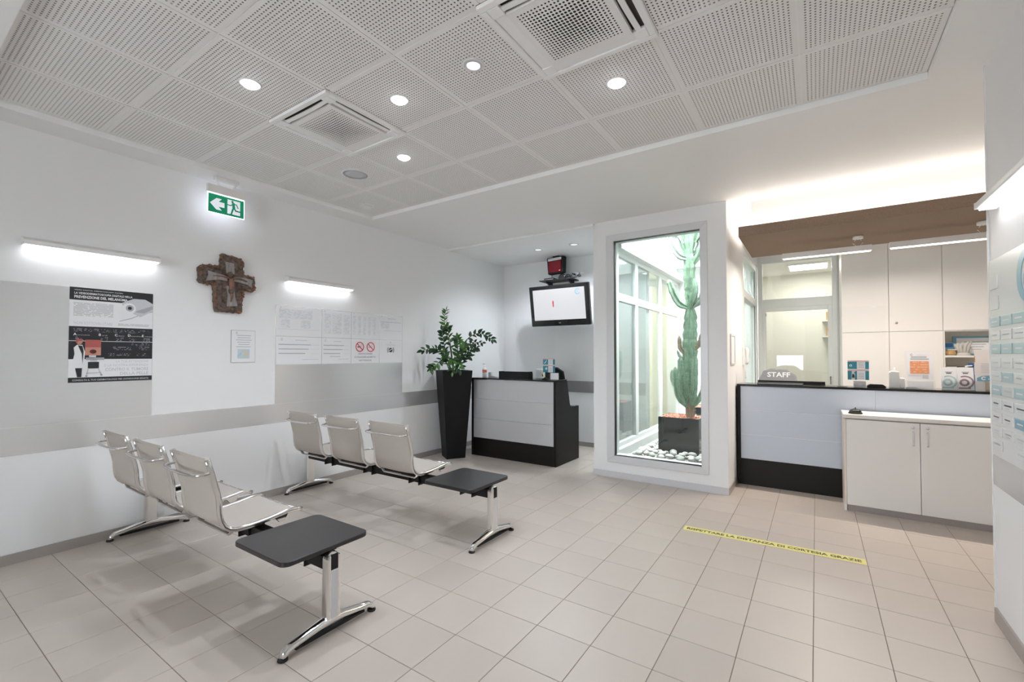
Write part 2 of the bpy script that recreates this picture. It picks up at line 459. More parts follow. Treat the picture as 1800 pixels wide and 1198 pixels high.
# rear wall behind the viewer, with a small window and an added daylight opening
wr = MB()
Yr, AX0, AX1, AZ0, AZ1 = -3.2, -1.26, -.38, .86, 1.49
wr.box(LW - .2, Yr - .2, 0, -2.55, Yr, 3.4).box(-1.55, Yr - .2, 0, AX0, Yr, 3.4).box(-2.55, Yr - .2, 0, -1.55, Yr, .9).box(-2.55, Yr - .2, 2.5, -1.55, Yr, 3.4).box(AX1, Yr - .2, 0, 1.0, Yr, 3.4).box(AX0, Yr - .2, 0, AX1, Yr, AZ0).box(AX0, Yr - .2, AZ1, AX1, Yr, 3.4)
struct('wall_rear', wr, M['wall'], 'white wall behind the viewer')
def glazing(name, label, fixed, a0, a1, z0, z1, n, axis, pane='glassn'):
    """framed window in a wall behind the viewer; axis x: wall runs along X at Y=fixed"""
    o = tag(thing(name, label, None, ((a0 + a1)/2, fixed, z0) if axis == 'x' else (fixed, (a0 + a1)/2, z0)), kind='structure')
    def b(nm, u0, w0, u1, w1, d0, d1, m):
        (box(u0, fixed + d0, w0, u1, fixed + d1, w1) if axis == 'x' else box(fixed + d0, u0, w0, fixed + d1, u1, w1)).build(nm, m, o, world=True)
    for k in range(n + 1):
        u = a0 + (a1 - a0)*k/n
        b('mullion', u - .025, z0, u + .025, z1, -.03, .03, M['whiteframe'])
        if k < n: b('pane', u + .025, z0 + .05, u + (a1 - a0)/n - .025, z1 - .05, -.003, .003, M[pane])
    for z in (z0 + .025, z1 - .025): b('rail', a0, z - .025, a1, z + .025, -.028, .028, M['whiteframe'])
glazing('window_4', 'small white framed window behind the viewer', Yr - .1, AX0, AX1, AZ0, AZ1, 1, 'x')
glazing('fill_window_6', 'added tall tinted fill window behind the viewer', Yr - .1, -2.55, -1.55, .9, 2.5, 1, 'x', 'glasst')  # added opening, throws fill daylight onto surfaces facing the camera
# right partition
wrt = struct('wall_right', MB().box(RW, -3.2, 0, RW + .14, 3.556, CZ), M['wall'], 'white partition wall at the right with directory board and silver band')
box(RW - .003, -1.3, .745, RW, 3.545, .908).build('steel_band', M['steel'], wrt, world=True)
box(RW - .006, 3.5465, 0, RW + .146, 3.562, CZ).build('corner_trim', M['wall'], wrt, world=True)
struct('baseboard_right', box(RW - .011, -1.3, 0, RW, 3.545, .075), M['skirt'], 'grey beige skirting along the right partition')
# far side of the reception, beyond the partition
struct('wall_side', box(3.0, 2.4, 0, 3.2, 8.5, CZ), M['wall'], 'white wall at the far side of the reception')
struct('wall_return', box(RW + .14, 2.2, 0, 3.2, 2.4, CZ), M['wall'], 'white return wall behind the right partition')
# alcove back wall and the block with the tall window
wa = struct('wall_alcove', box(LW - .2, AB, 0, -2.08, AB + .14, 3.4), M['wall'], 'white alcove wall behind the small desk')
box(LW, AB - .003, .853, -2.09, AB, 1.035).build('steel_band', M['steel'], wa, world=True)
struct('baseboard_alcove', box(LW + .012, AB - .011, 0, -2.09, AB, .07), M['skirt'], 'grey beige skirting of the alcove')
CX0, CX1 = -2.265, -0.768
WX0, WX1, WZ0, WZ1 = -1.998, -1.028, 0.262, 2.812
col = MB()
col.box(CX0, CF, 0, WX0, CF + .15, 3.5).box(WX1, CF, 0, CX1, CF + .15, 3.5).box(WX0, CF, 0, WX1, CF + .15, WZ0).box(WX0, CF, WZ1, WX1, CF + .15, 3.5)
struct('wall_column', col, M['wall'], 'white wall block with the tall patio window')
bc = MB().box(CX0 - .004, CF - .012, 0, CX1 + .004, CF, .072)
struct('baseboard_column', bc, M['skirt_w'], 'pale grey skirting under the tall patio window')
ws = MB().box(CX1 - .14, CF + .15, 0, CX1, 6.46, 3.5).box(CX1 - .14, 6.46, 0, CX1, 8.2, .9).box(CX1 - .14, 6.46, 2.86, CX1, 8.2, 3.5)
struct('wall_patio', ws, M['wall'], 'white side wall of the patio beside the reception')
struct('baseboard_patio', box(CX1, CF, 0, CX1 + .011, 5.69, .072), M['skirt'], 'dark skirting on the side of the white window block')

# ceilings ---------------------------------------------------------------
P6 = 0.6205
FX0, FX1, FY0, FY1 = -4.392, 0.5615, 0.443, 3.532
cl = MB()
cl.box(LW - .1, -3.2, CZ, FX0, CF, 3.30).box(FX1, -3.2, CZ, RW + .14, 3.556, 3.30).box(FX1, 3.556, CZ, 3.1, CF, 3.30).box(RW + .14, 2.3, CZ, 3.1, 3.556, 3.30)
cl.box(CX1, CF, CZ, 3.1, 8.2, 3.30)
cl.box(FX0, FY1, CZ, FX1, CF, 3.30).box(FX0, -3.2, CZ, FX1, FY0, 3.30)
ceil = struct('ceiling', cl, M['ceil'], 'white plaster ceiling with a recessed field of perforated tiles')
box(FX0, FY0, 3.135, FX1, FY1, 3.24).build('plenum_lining', M['plenum'], ceil, world=True)
struct('ceiling_alcove', box(LW - .1, CF, 3.045, -2.25, AB, 3.2), M['ceil'], 'lower white ceiling of the alcove')
# perforated tile mesh
def perforated(n, pitch, r, half, depth, z=0.0, rfun=None, dome=0.0, seg=8):
    mb = MB(); vs, fs = [], []
    g = n*pitch/2
    def zz(x, y): return z - dome*max(0, (1 - (x/g)**2))*max(0, (1 - (y/g)**2)) if dome else z
    for i in range(n):
        for j in range(n):
            cx, cy = -g + (i + .5)*pitch, -g + (j + .5)*pitch; h = pitch/2
            rr = rfun(cx/g, cy/g)*r if rfun else r
            b = len(vs)
            sq = [(h, 0), (h, h), (0, h), (-h, h), (-h, 0), (-h, -h), (0, -h), (h, -h)]
            for k in range(8):
                x, y = cx + sq[k][0], cy + sq[k][1]; vs.append((x, y, zz(x, y)))
            for k in range(8):
                a = math.pi/4*k; x, y = cx + rr*math.cos(a), cy + rr*math.sin(a); vs.append((x, y, zz(x, y)))
            for k in range(8):
                a = math.pi/4*k; x, y = cx + rr*math.cos(a), cy + rr*math.sin(a); vs.append((x, y, zz(x, y) + depth))
            for k in range(8):
                k2 = (k+1) % 8
                fs.append((b+k, b+8+k, b+8+k2, b+k2)); fs.append((b+8+k, b+16+k, b+16+k2, b+8+k2))
    mb.add(vs, fs)
    # margin frame
    H = half
    for x0, y0, x1, y1 in ((-H, -H, H, -g), (-H, g, H, H), (-H, -g, -g, g), (g, -g, H, g)):
        mb.add([(x0, y0, z), (x0, y1, z), (x1, y1, z), (x1, y0, z)], [(0, 1, 2, 3)])
    for (xa, ya), (xb, yb) in (((-H, -H), (H, -H)), ((H, -H), (H, H)), ((H, H), (-H, H)), ((-H, H), (-H, -H))):
        mb.add([(xa, ya, z), (xb, yb, z), (xb, yb, z + .018), (xa, ya, z + .018)], [(0, 1, 2, 3)])
    return mb
ct_me = perforated(28, 0.0205, 0.0050, 0.3065, 0.0015).mesh('ceiling_tile', fix=False)
ct_me.materials.append(M['tile_c'])
AC = {(5, 2), (2, 2)}
for i in range(8):
    for j in range(5):
        if (i, j) in AC: continue
        x, y = FX1 - (i + .5)*P6, 3.545 - (j + .5)*P6
        o = bpy.data.objects.new('ceiling_tile', ct_me); COL.objects.link(o); o.parent = ceil
        sx = sy = 1.0
        if i == 7: sx = 0.975; x += 0.006
        if j == 0: sy = 0.965; y -= 0.004
        o.scale = (sx, sy, 1)
        o.location = Vector((x, y, FZ + random.uniform(-.0008, .0008))) - ceil.location
for i in range(1, 8):
    x = FX1 - i*P6
    box(x - .012, FY0, FZ + .003, x + .012, FY1, FZ + .02).build('grid_bar', M['ceil'], ceil, world=True)
for j in range(1, 5):
    y = 3.545 - j*P6
    box(FX0, y - .012, FZ + .0034, FX1, y + .012, FZ + .0196).build('grid_bar', M['ceil'], ceil, world=True)

# reception back: bulkhead, back wall with glazed door
struct('wall_back', MB().box(CX1 - .14, 8.2, 2.96, 3.0, 8.34, 3.2).box(.27, 8.2, 0, 3.0, 8.34, 2.96), M['wall'], 'white wall at the back of the reception')
d1 = tag(thing('door_1', 'white framed glazed door with fanlight at the back of the reception', None, (-.24, 8.2, 0)), kind='structure')
for nm, x0, z0, x1, z1 in (('jamb', -.766, 0, -.70, 2.96), ('jamb', .205, 0, .268, 2.96), ('transom', -.70, 2.20, .205, 2.33), ('head_rail', -.70, 2.9, .205, 2.96),
                           ('door_stile', -.70, 0, -.655, 2.20), ('door_stile', .15, 0, .205, 2.20), ('door_rail', -.655, 2.14, .15, 2.20), ('door_rail', -.655, 0, .15, .14)):
    box(x0, 8.18, z0, x1, 8.25, z1).build(nm, M['whiteframe'], d1, world=True, bevel=.004)
box(-.655, 8.21, .14, .15, 8.216, 2.14).build('pane', M['glass'], d1, world=True)
box(-.70, 8.21, 2.33, .205, 8.216, 2.9).build('pane', M['glass'], d1, world=True)
box(-.66, 8.155, 2.07, -.645, 8.18, 2.11).build('hinge', M['greyplastic'], d1, world=True)
box(.165, 8.14, 1.02, .185, 8.18, 1.14).build('door_handle', M['chrome'], d1, world=True, bevel=.004)
w3 = tag(thing('window_3', 'white aluminium window between reception and patio', None, (CX1 - .05, 7.3, .9)), kind='structure')
for nm, y0, z0, y1, z1 in (('jamb', 6.47, .9, 6.60, 2.86), ('jamb', 8.0, .9, 8.18, 2.86), ('sill', 6.60, .9, 8.0, 1.0), ('transom', 6.60, 2.215, 8.0, 2.315), ('head_rail', 6.60, 2.76, 8.0, 2.86)):
    box(CX1 - .09, y0, z0, CX1 - .005, y1, z1).build(nm, M['whiteframe'], w3, world=True, bevel=.004)
for z0, z1 in ((1.0, 2.215), (2.315, 2.76)):
    box(CX1 - .05, 6.60, z0, CX1 - .044, 8.0, z1).build('pane', M['glass2'], w3, world=True)
    box(CX1 - .03, 6.60, z0, CX1 - .024, 6.606, z1).build('gasket', M['ink'], w3, world=True)
    box(CX1 - .03, 7.99, z0, CX1 - .024, 8.0, z1).build('gasket', M['ink'], w3, world=True)
# room behind the glazed door
struct('wall_office', MB().box(-2.3, 10.2, 0, 1.6, 10.4, 3.2).box(1.4, 8.34, 0, 1.6, 10.2, 3.2).box(-2.3, 8.6, 0, -2.1, 10.2, 3.2).box(-2.1, 8.6, 0, CX1 - .14, 8.75, 3.2), M['yellowwall'], 'pale yellow walls of the room behind the glazed door')
struct('ceiling_office', box(-2.3, 8.34, 3.0, 1.6, 10.4, 3.2), M['ceil'], 'white ceiling of the room behind the glazed door')

# patio --------------------------------------------------------------------
PX0, PX1, PY0, PY1, SKZ = -2.05, CX1 - .14, CF + .15, 8.45, 3.5
struct('wall_patio_back', box(-2.25, PY1, 0, PX1 + .14, PY1 + .12, SKZ), M['wall'], 'white back wall of the patio')
struct('floor_patio', box(-2.2, PY0, 0, PX1, PY1, .19), M['bed'], 'raised pebble bed of the patio')
struct('wall_patio_upper', box(-2.25, PY0, 2.86, -2.07, PY1, SKZ), M['wall'], 'white upper wall of the patio above the glazing')
sk = struct('window_5', MB().box(-2.25, PY0, SKZ, -2.13, PY1 + .12, SKZ + .08).box(PX1, PY0, SKZ, PX1 + .14, PY1 + .12, SKZ + .08).box(-2.13, PY0 - .15, SKZ, PX1, PY0 + .05, SKZ + .08).box(-2.13, PY1, SKZ, PX1, PY1 + .12, SKZ + .08).box(-2.13, 6.8, SKZ, PX1, 6.88, SKZ + .08), M['whiteframe'], 'glass skylight over the patio')
box(-2.13, PY0 + .05, SKZ + .03, PX1, 6.8, SKZ + .04).build('pane', M['glass'], sk, world=True)
box(-2.13, 6.88, SKZ + .03, PX1, PY1, SKZ + .04).build('pane', M['glass'], sk, world=True)
w1 = tag(thing('window_1', 'tall fixed patio window in a wide grey aluminium frame', None, (-1.51, CF, .18)), kind='structure')
GX0, GX1, GZ0, GZ1 = -2.090, -0.953, .183, 2.892
for nm, pts in (('frame_side', [(GX0, GZ0), (WX0, WZ0), (WX0, WZ1), (GX0, GZ1)]), ('frame_side', [(GX1, GZ0), (WX1, WZ0), (WX1, WZ1), (GX1, GZ1)]),
                ('frame_top', [(GX0, GZ1), (WX0, WZ1), (WX1, WZ1), (GX1, GZ1)]), ('frame_bottom', [(GX0, GZ0), (WX0, WZ0), (WX1, WZ0), (GX1, GZ0)])):
    MB().prism(pts, CF - .016, CF + .06, 'y').build(nm, M['alu'], w1, world=True, bevel=.0025, bseg=1)
box(WX0, CF + .05, WZ0, WX1, CF + .058, WZ1).build('pane', M['glass'], w1, world=True)
for nm, x0, z0, x1, z1 in (('gasket', WX0, WZ0, WX0 + .006, WZ1), ('gasket', WX0, WZ1 - .006, WX1, WZ1), ('gasket', WX1 - .003, WZ0, WX1, WZ1), ('gasket', WX0, WZ0, WX1, WZ0 + .003)):
    box(x0, CF + .004, z0, x1, CF + .05, z1).build(nm, M['ink'], w1, world=True)
w2 = tag(thing('window_2', 'white glazed screen along the left side of the patio', None, (PX0, 6.9, .19)), kind='structure')
for nm, y0, z0, y1, z1, d in (('fascia', PY0, 2.76, PY1, 2.87, .14), ('head_rail', PY0, 2.70, PY1, 2.76, .05), ('transom', PY0, 2.135, PY1, 2.235, .055), ('sill', PY0, .19, PY1, .30, .10),
                              ('bottom_rail', PY0, .30, PY1, .36, .05), ('mullion', 6.075, .36, 6.19, 2.70, .052), ('mullion', 7.245, .36, 7.36, 2.70, .052), ('mullion', 8.35, .36, PY1, 2.70, .052), ('mullion', PY0, .36, PY0 + .05, 2.70, .052)):
    box(PX0 - .05, y0, z0, PX0 - .05 + d, y1, z1).build(nm, M['whiteframe'], w2, world=True, bevel=.003, bseg=1)
for y0, y1 in ((PY0 + .05, 6.075), (6.19, 7.245), (7.36, 8.35)):
    for z0, z1 in ((.36, 2.135), (2.235, 2.70)):
        box(PX0 - .030, y0, z0, PX0 - .024, y1, z1).build('pane', M['glass2'], w2, world=True)
# room seen through the far panes of the patio screen
struct('wall_treatment', MB().box(-4.6, 8.8, 0, -2.1, 8.95, 3.1).box(-4.7, AB + .14, 0, -4.55, 8.95, 3.1), M['yellowwall'], 'pale wall of the room beyond the patio screen')
struct('ceiling_treatment', box(-4.55, AB + .14, 2.9, -2.25, 8.8, 3.05), M['ceil'], 'white ceiling of the room beyond the patio screen')

# ================================================================ CEILING FITTINGS
def downlight(x, y, label, power, z=FZ, lit=True, r=.048, col=C_COOL, energy=True, grp='recessed ceiling downlights', lens='leddim'):
    t = thing('downlight', label, 'ceiling light', (x, y, z), group=grp)
    MB().lathe([(r*1.28, .004), (r*1.30, -.002), (r*1.22, -.006), (r*1.02, -.004), (r, .002)], 24).build('trim_ring', M['paperw'] if energy else M['chrome'], t)
    if lit or not energy:
        MB().lathe([(r*1.0, .0025), (r*.95, -.012 if lit else .001), (r*.6, -.022 if lit else .0005)], 24).build('lamp', M['led'] if lit else M['paperw'], t)
    else:
        MB().lathe([(r*1.15, -.005), (r*1.05, -.0042), (r*.92, -.012), (r*.80, -.006), (r*.78, -.004)], 24).build('recess_ring', M['alu'], t)
        MB().lathe([(r*.78, -.005), (r*.6, -.0055), (r*.1, -.006)], 24).build('lamp', M[lens], t)
    if energy: light('downlight_beam', 'SPOT', t, (0, 0, -.03), power, col, radius=.035, spot=150, blend=.75)
    return t
downlight(-2.854, 1.372, 'lit white downlight nearest the long wall with posters', P_DOWN)
downlight(-2.229, 2.000, 'lit white downlight right of the small air conditioner grille', P_DOWN)
downlight(-0.990, 2.613, 'lit white downlight with star glare below the large air conditioner grille', P_DOWN)
downlight(-2.850, 2.610, 'lit white downlight farthest back in the tile ceiling', P_DOWN)
downlight(-1.609, 1.994, 'dimmer downlight with chrome recess in the ceiling tiles', P_DOWN*.35, lit=False)
downlight(-3.46, 5.85, 'round downlight left of the queue display in the alcove ceiling', P_DOWN*1.1, z=3.045, lit=False, r=.062, lens='ledoff')  # beam added to brighten the alcove; the fitting itself is off
downlight(-2.871, 5.863, 'round downlight next to the tall window block in the alcove ceiling', P_DOWN*1.1, z=3.045, lit=False, r=.062, lens='ledoff')  # same added alcove fill beam under a switched-off fitting

t = thing('ceiling_speaker', 'round flat grey loudspeaker set in a ceiling tile', 'speaker', (-3.489, 2.611, FZ))
MB().lathe([(.125, .004), (.125, -.004), (.112, -.009), (.108, -.004)], 32).build('rim', M['paperw'], t)
MB().lathe([(.108, -.0045), (.06, -.006), (.01, -.0062)], 32).build('grille', mat('speaker_grey', (.62, .63, .66), .5), t)
t = thing('smoke_detector', 'small white round smoke detector in the corner ceiling tile', 'smoke detector', (-4.117, 3.234, FZ))
MB().lathe([(.075, .002), (.075, -.008), (.06, -.012), (.058, -.012)], 28).build('base', M['paperw'], t)
MB().lathe([(.05, -.012), (.052, -.022), (.045, -.034), (.02, -.040), (.004, -.040)], 24).build('sensor_head', M['paperw'], t)

def cassette(x, y, label):
    t = thing('air_conditioner', label, 'air conditioner', (x, y, FZ), group='ceiling air conditioner grilles')
    H, zb = .335, -.022
    MB().box(-H, -H, -.001, H, H, .05).build('dark_housing', mat('dark_brown_filter', (.055, .043, .035), .9), t)  # dark brown block behind the grille holes and louver slots
    f = MB()
    a, b, c = .232, .300, .245      # inner panel half, slot outer edge, slot half length
    f.box(-H, -H, zb, H, -b, 0).box(-H, b, zb, H, H, 0).box(-H, -b, zb, -b, b, 0).box(b, -b, zb, H, b, 0)
    for sx in (-1, 1):
        for sy in (-1, 1):
            f.box(sx*b, sy*b, zb, sx*a, sy*a, 0)
    f.build('frame', M['ceil'], t, bevel=.004)
    g = perforated(21, .0190, .0082, a, .0015, zb - .002, rfun=lambda u, v: .60 + .42*max(0, 1 - max(abs(u), abs(v))**2), dome=.010)
    gm = g.build('grille', M['tile_c'], t, fix=False)
    for k in range(4):
        fl = MB(); fl.M = Matrix.Rotation(k*math.pi/2, 4, 'Z')
        n = 7; vs = []; fs = []
        e0, e1 = (a + .018, a + .044) if k in (0, 3) else (a + .002, b - .002)
        for i in range(n):
            u = i/(n-1); bow = .006*math.sin(math.pi*u) if k in (0, 3) else 0
            yv = -a + u*2*a
            vs += [(e0 - bow, yv, zb + .004), (e1 - bow, yv, zb + .008), (e1 - bow, yv, zb + .014), (e0 - bow, yv, zb + .010)]
        for i in range(n-1):
            for q in range(4):
                q2 = (q+1) % 4; fs.append((i*4+q, (i+1)*4+q, (i+1)*4+q2, i*4+q2))
        fl.add(vs, fs)
        fl.build('louver', M['ceil'], t)
    return t
cassette(FX1 - 5.5*P6, 3.545 - 2.5*P6, 'square white ceiling air conditioner nearer the long poster wall')
cassette(FX1 - 2.5*P6, 3.545 - 2.5*P6, 'square white ceiling air conditioner cut by the top of the picture')

# ================================================================ WALL LAMPS
def wall_lamp(y0, y1, label, right=False):
    X = RW if right else LW
    s = -1 if right else 1
    t = thing('wall_lamp', label, 'wall lamp', (X, (y0 + y1)/2, 2.225), group='linear wall lamps')
    L = (y1 - y0)/2
    MB().prism([(0, .004), (s*.088, .004), (s*.092, .010), (s*.092, .034), (s*.03, .060), (0, .062)], -L, L, 'y').build('housing', M['paperw'], t, bevel=.002, bseg=1)
    for e in (-1, 1):
        MB().prism([(0, .002), (s*.094, .002), (s*.094, .036), (s*.03, .063), (0, .065)], e*L, e*(L + .004), 'y').build('end_cap', M['paperw'], t)
    box(s*.012, -L + .008, -.010, s*.080, L - .008, .004).build('diffuser', M['ledwall'], t, bevel=.004)
    light('wall_lamp_light', 'AREA', t, (s*.046, 0, -.016), P_WALL, C_COOL, size=.066, size_y=2*L - .03)
    return t
wall_lamp(.702, 1.489, 'glowing linear wall lamp above the black and white poster')
wall_lamp(2.611, 3.412, 'glowing linear wall lamp above the taped paper notices')
wall_lamp(2.35, 3.37, 'white linear wall lamp above the directory board at the right edge', right=True)

# exit sign ------------------------------------------------------------------
t = thing('exit_sign', 'green illuminated exit sign with arrow and running figure', 'exit sign', (-4.50, 1.965, 2.74), ROT['+X'])
W = .305
rect(t, 'housing', -W/2 - .008, .178, W/2 + .008, .250, -.018, .018, M['whitelam'], bevel=.003)
rect(t, 'ceiling_plate', -.10, .300, .10, .331, -.03, .03, M['paperw'], bevel=.004)
for sx in (-1, 1):
    poly(t, 'bracket', [(sx*.09, .300), (sx*.075, .300), (sx*.05, .250), (sx*.066, .250)], -.006, .006, M['whitelam'])
rect(t, 'green_panel', -W/2, 0, W/2, .168, 0, .003, M['green']); rect(t, 'light_guide', -W/2, 0, W/2, .168, -.004, 0, M['exitw'])
for a in ((-W/2 - .004, -.004, -W/2, .172), (W/2, -.004, W/2 + .004, .172), (-W/2, -.004, W/2, 0), (-W/2, .168, W/2, .177)):
    rect(t, 'edge_light', a[0], a[1], a[2], a[3], -.005, .005, M['leddim'])
poly(t, 'arrow', [(-.137, .083), (-.085, .135), (-.040, .135), (-.068, .105), (-.018, .105), (-.018, .061), (-.068, .061), (-.040, .031), (-.085, .031)], .003, .0045, M['exitw'])
poly(t, 'doorway', [(.008, .150), (.118, .150), (.118, .020), (.040, .020), (.060, .060), (.048, .075), (.035, .020), (.008, .020)], .003, .0045, M['exitw'])
gi = M['green']
disc(t, 'figure_head', .050, .136, .010, .0045, .006, gi)
def stroke(parent, name, pts, w, z0, z1, m):
    mb = MB()
    for (x0, y0), (x1, y1) in zip(pts[:-1], pts[1:]):
        d = Vector((x1-x0, y1-y0)); d.normalize(); nx, ny = -d.y*w/2, d.x*w/2
        ex, ey = d.x*w*.35, d.y*w*.35
        mb.prism([(x0-ex+nx, y0-ey+ny), (x0-ex-nx, y0-ey-ny), (x1+ex-nx, y1+ey-ny), (x1+ex+nx, y1+ey+ny)], z0, z1, 'z')
    return mb.build(name, m, parent)
stroke(t, 'running_figure', [(.058, .120), (.062, .080)], .024, .0045, .006, gi)
stroke(t, 'running_figure', [(.055, .118), (.085, .117), (.100, .088)], .009, .0045, .0062, gi)
stroke(t, 'running_figure', [(.055, .115), (.035, .098), (.010, .100)], .009, .0045, .0064, gi)
stroke(t, 'running_figure', [(.064, .082), (.078, .058), (.128, .056)], .012, .0045, .0066, gi)
stroke(t, 'running_figure', [(.060, .082), (.050, .050), (.042, .024)], .012, .0045, .0068, gi)
light('exit_glow', 'AREA', t, (0, .09, -.02), P_EXIT, (.85, .92, 1.0), rot=(math.pi, 0, 0), size=.3, size_y=.16)

# ================================================================ BENCHES
def beam_bench(y_foot0, label, group='beam seating benches'):
    """origin on floor under the beam; X runs along the bench, seats face +Y"""
    t = thing('waiting_bench', label, 'bench', (-3.36, y_foot0 + .255, 0), group=group)
    ox, oy = -3.36, 1.20 + .255
    XL, XR = -4.585 - ox, -2.118 - ox
    # beam
    bm = MB().box(XL + .02, -.035, .335, XR - .012, .035, .405)
    beam = bm.build('beam', M['black'], t, bevel=.005)
    for cx in (-4.185, -3.565, -2.945, -2.35):
        for k in (-1, 1):
            box(cx - ox + k*.06 - .004, -.05, .318, cx - ox + k*.06 + .004, .05, .43).build('clamp_plate', M['black'], beam, bevel=.002, bseg=1)
    # legs
    for X, end in ((XL, -1), (XR, 1)):
        prof = []
        w = .042
        for k in range(13):
            a = math.pi*k/12; prof.append((w*math.cos(a), .385 + w*math.sin(a)))
        prof = [(w*1.05, .07)] + prof + [(-w*1.05, .07)]
        leg = MB().prism(prof, X - .026, X + .026, 'x', smooth=False).build('leg', M['chrome'], t, bevel=.014, bseg=3)
        box(X + end*.018, -.021, .070, X + end*.0275, .021, .335).build('inset_strip', M['alu'], leg, bevel=.002, bseg=1)
        box(X + end*.018, -.021, .338, X + end*.0285, .021, .418).build('black_insert', M['black'], leg, bevel=.002, bseg=1)
        path = [(X, -.262, .012), (X, -.252, .032), (X, -.228, .047), (X, -.17, .056), (X, -.06, .075), (X, 0, .080), (X, .06, .075), (X, .17, .056), (X, .228, .047), (X, .252, .032), (X, .262, .012)]
        rad = [.018, .021, .022, .022, .026, .028, .026, .022, .022, .021, .018]
        MB().tube(path, rad, 14, sx=1.12, sy=.85, up=(0, -.6, 1)).build('foot', M['chrome'], leg)
        for e in (-1, 1):
            MB().lathe([(.022, 0), (.024, .004), (.022, .012)], 16, cx=X, cy=e*.258).build('rubber_pad', M['rubber'], leg)
        box(X - .014, -.2, .022, X + .014, .2, .036).build('foot_rib', M['black'], leg)
    # table
    tb = MB()
    x0, x1, y0, y1, rr = -2.622 - ox, -2.122 - ox, 1.195 - oy, 1.700 - oy, .045
    pts = []
    for cx, cy, a0 in ((x1 - rr, y1 - rr, 0), (x0 + rr, y1 - rr, 90), (x0 + rr, y0 + rr, 180), (x1 - rr, y0 + rr, 270)):
        for k in range(7): pts.append((cx + rr*math.cos(R(a0 + 15*k)), cy + rr*math.sin(R(a0 + 15*k))))
    top = tb.prism(pts, .427, .452, 'z').build('table_top', M['table'], t, bevel=.003, bseg=1)
    box(x0 + .1, -.06, .405, x1 - .04, .06, .427).build('mounting_plate', M['black'], top)
    # seats
    prof = [(1.108, .893), (1.121, .845), (1.134, .803), (1.150, .738), (1.163, .690), (1.170, .650), (1.172, .610), (1.175, .575), (1.183, .535), (1.200, .503), (1.226, .481), (1.262, .470), (1.33, .468), (1.40, .472), (1.46, .478), (1.53, .487), (1.585, .491), (1.620, .488), (1.650, .478)]
    prof = [(y - oy, z) for y, z in prof]
    hw = .226
    proto = None
    for cx in (-4.185, -3.565, -2.945):
        c = cx - ox
        if proto is None:
            sl = MB(); vs, fs = [], []
            n = len(prof) - 2
            pr = prof[:-1]
            nrm = []
            for i, (y, z) in enumerate(pr):
                a = pr[max(0, i-1)]; b = pr[min(len(pr)-1, i+1)]
                d = Vector((b[0]-a[0], b[1]-a[1])); d.normalize(); nrm.append((d.y*-.002*-1, -d.x*-.002*-1))
            for side in (1, -1):
                for i, (y, z) in enumerate(pr):
                    for k in range(5):
                        u = -1 + k*.5
                        sag = .006*(1 - u*u)*(1 if 2 < i else .5)
                        ny, nz = nrm[i]
                        vs.append((u*(hw - .006), y + side*ny + ny/.002*sag, z + side*nz + nz/.002*sag))
            m = len(pr)*5
            for i in range(len(pr)-1):
                for k in range(4):
                    a = i*5 + k
                    fs.append((a, a+1, a+6, a+5)); fs.append((m+a, m+a+5, m+a+6, m+a+1))
            sl.add(vs, fs, True)
            seat = sl.build('seat', M['sling'], t, fix=False)
            # rails
            for s in (-1, 1):
                MB().tube([(s*hw, y, z) for y, z in prof], .0115, 10, sx=.95, sy=1.25, up=(0, 1, .3)).build('rail', M['chrome'], seat)
            # hem at the top and the front
            MB().tube([(-hw, prof[0][0] + .004, prof[0][1] - .012), (hw, prof[0][0] + .004, prof[0][1] - .012)], .009, 8, sx=.5, sy=1.3).build('hem', M['hem'], seat)
            MB().tube([(-hw, prof[-2][0], prof[-2][1] - .002), (hw, prof[-2][0], prof[-2][1] - .002)], .006, 8).build('front_bar', M['chrome'], seat)
            # back loop handle
            y, z = prof[2]; y -= .004; z += .012
            hp = [(-hw, y, z), (-hw, y - .045, z - .004), (-hw + .012, y - .062, z - .006), (-hw + .04, y - .072, z - .007), (-.08, y - .080, z - .008), (.08, y - .080, z - .008), (hw - .04, y - .072, z - .007), (hw - .012, y - .062, z - .006), (hw, y - .045, z - .004), (hw, y, z)]
            MB().tube(hp, .0085, 8, sx=1.0, sy=1.0).build('back_handle', M['chrome'], seat)
            # under-seat stretchers
            for yy, zz in ((1.245 - oy, .452), (1.50 - oy, .462)):
                MB().tube([(-hw, yy, zz + .018), (-hw + .04, yy, zz - .012), (hw - .04, yy, zz - .012), (hw, yy, zz + .018)], .009, 8, sx=1.6, sy=.7).build('stretcher', M['chrome'], seat)
            for s in (-1, 1):
                MB().prism([(1.47 - oy, .474), (1.56 - oy, .482), (1.535 - oy, .440), (1.50 - oy, .440)], s*hw - .012, s*hw + .012, 'x').build('front_lug', M['chrome'], seat, bevel=.003, bseg=1)
            box(-.075, -.12, .424, .075, .12, .446).build('saddle', M['black'], seat, bevel=.004)
            seat.location = (c, 0, 0); proto = seat
        else:
            s2 = copy_tree(proto, t); s2.location = (c, 0, 0)
    return t
beam_bench(1.200, 'nearer beam bench with three white mesh seats and grey sheen side table')
beam_bench(2.620, 'farther beam bench with three white mesh seats and black side table, nearer the tall planter')

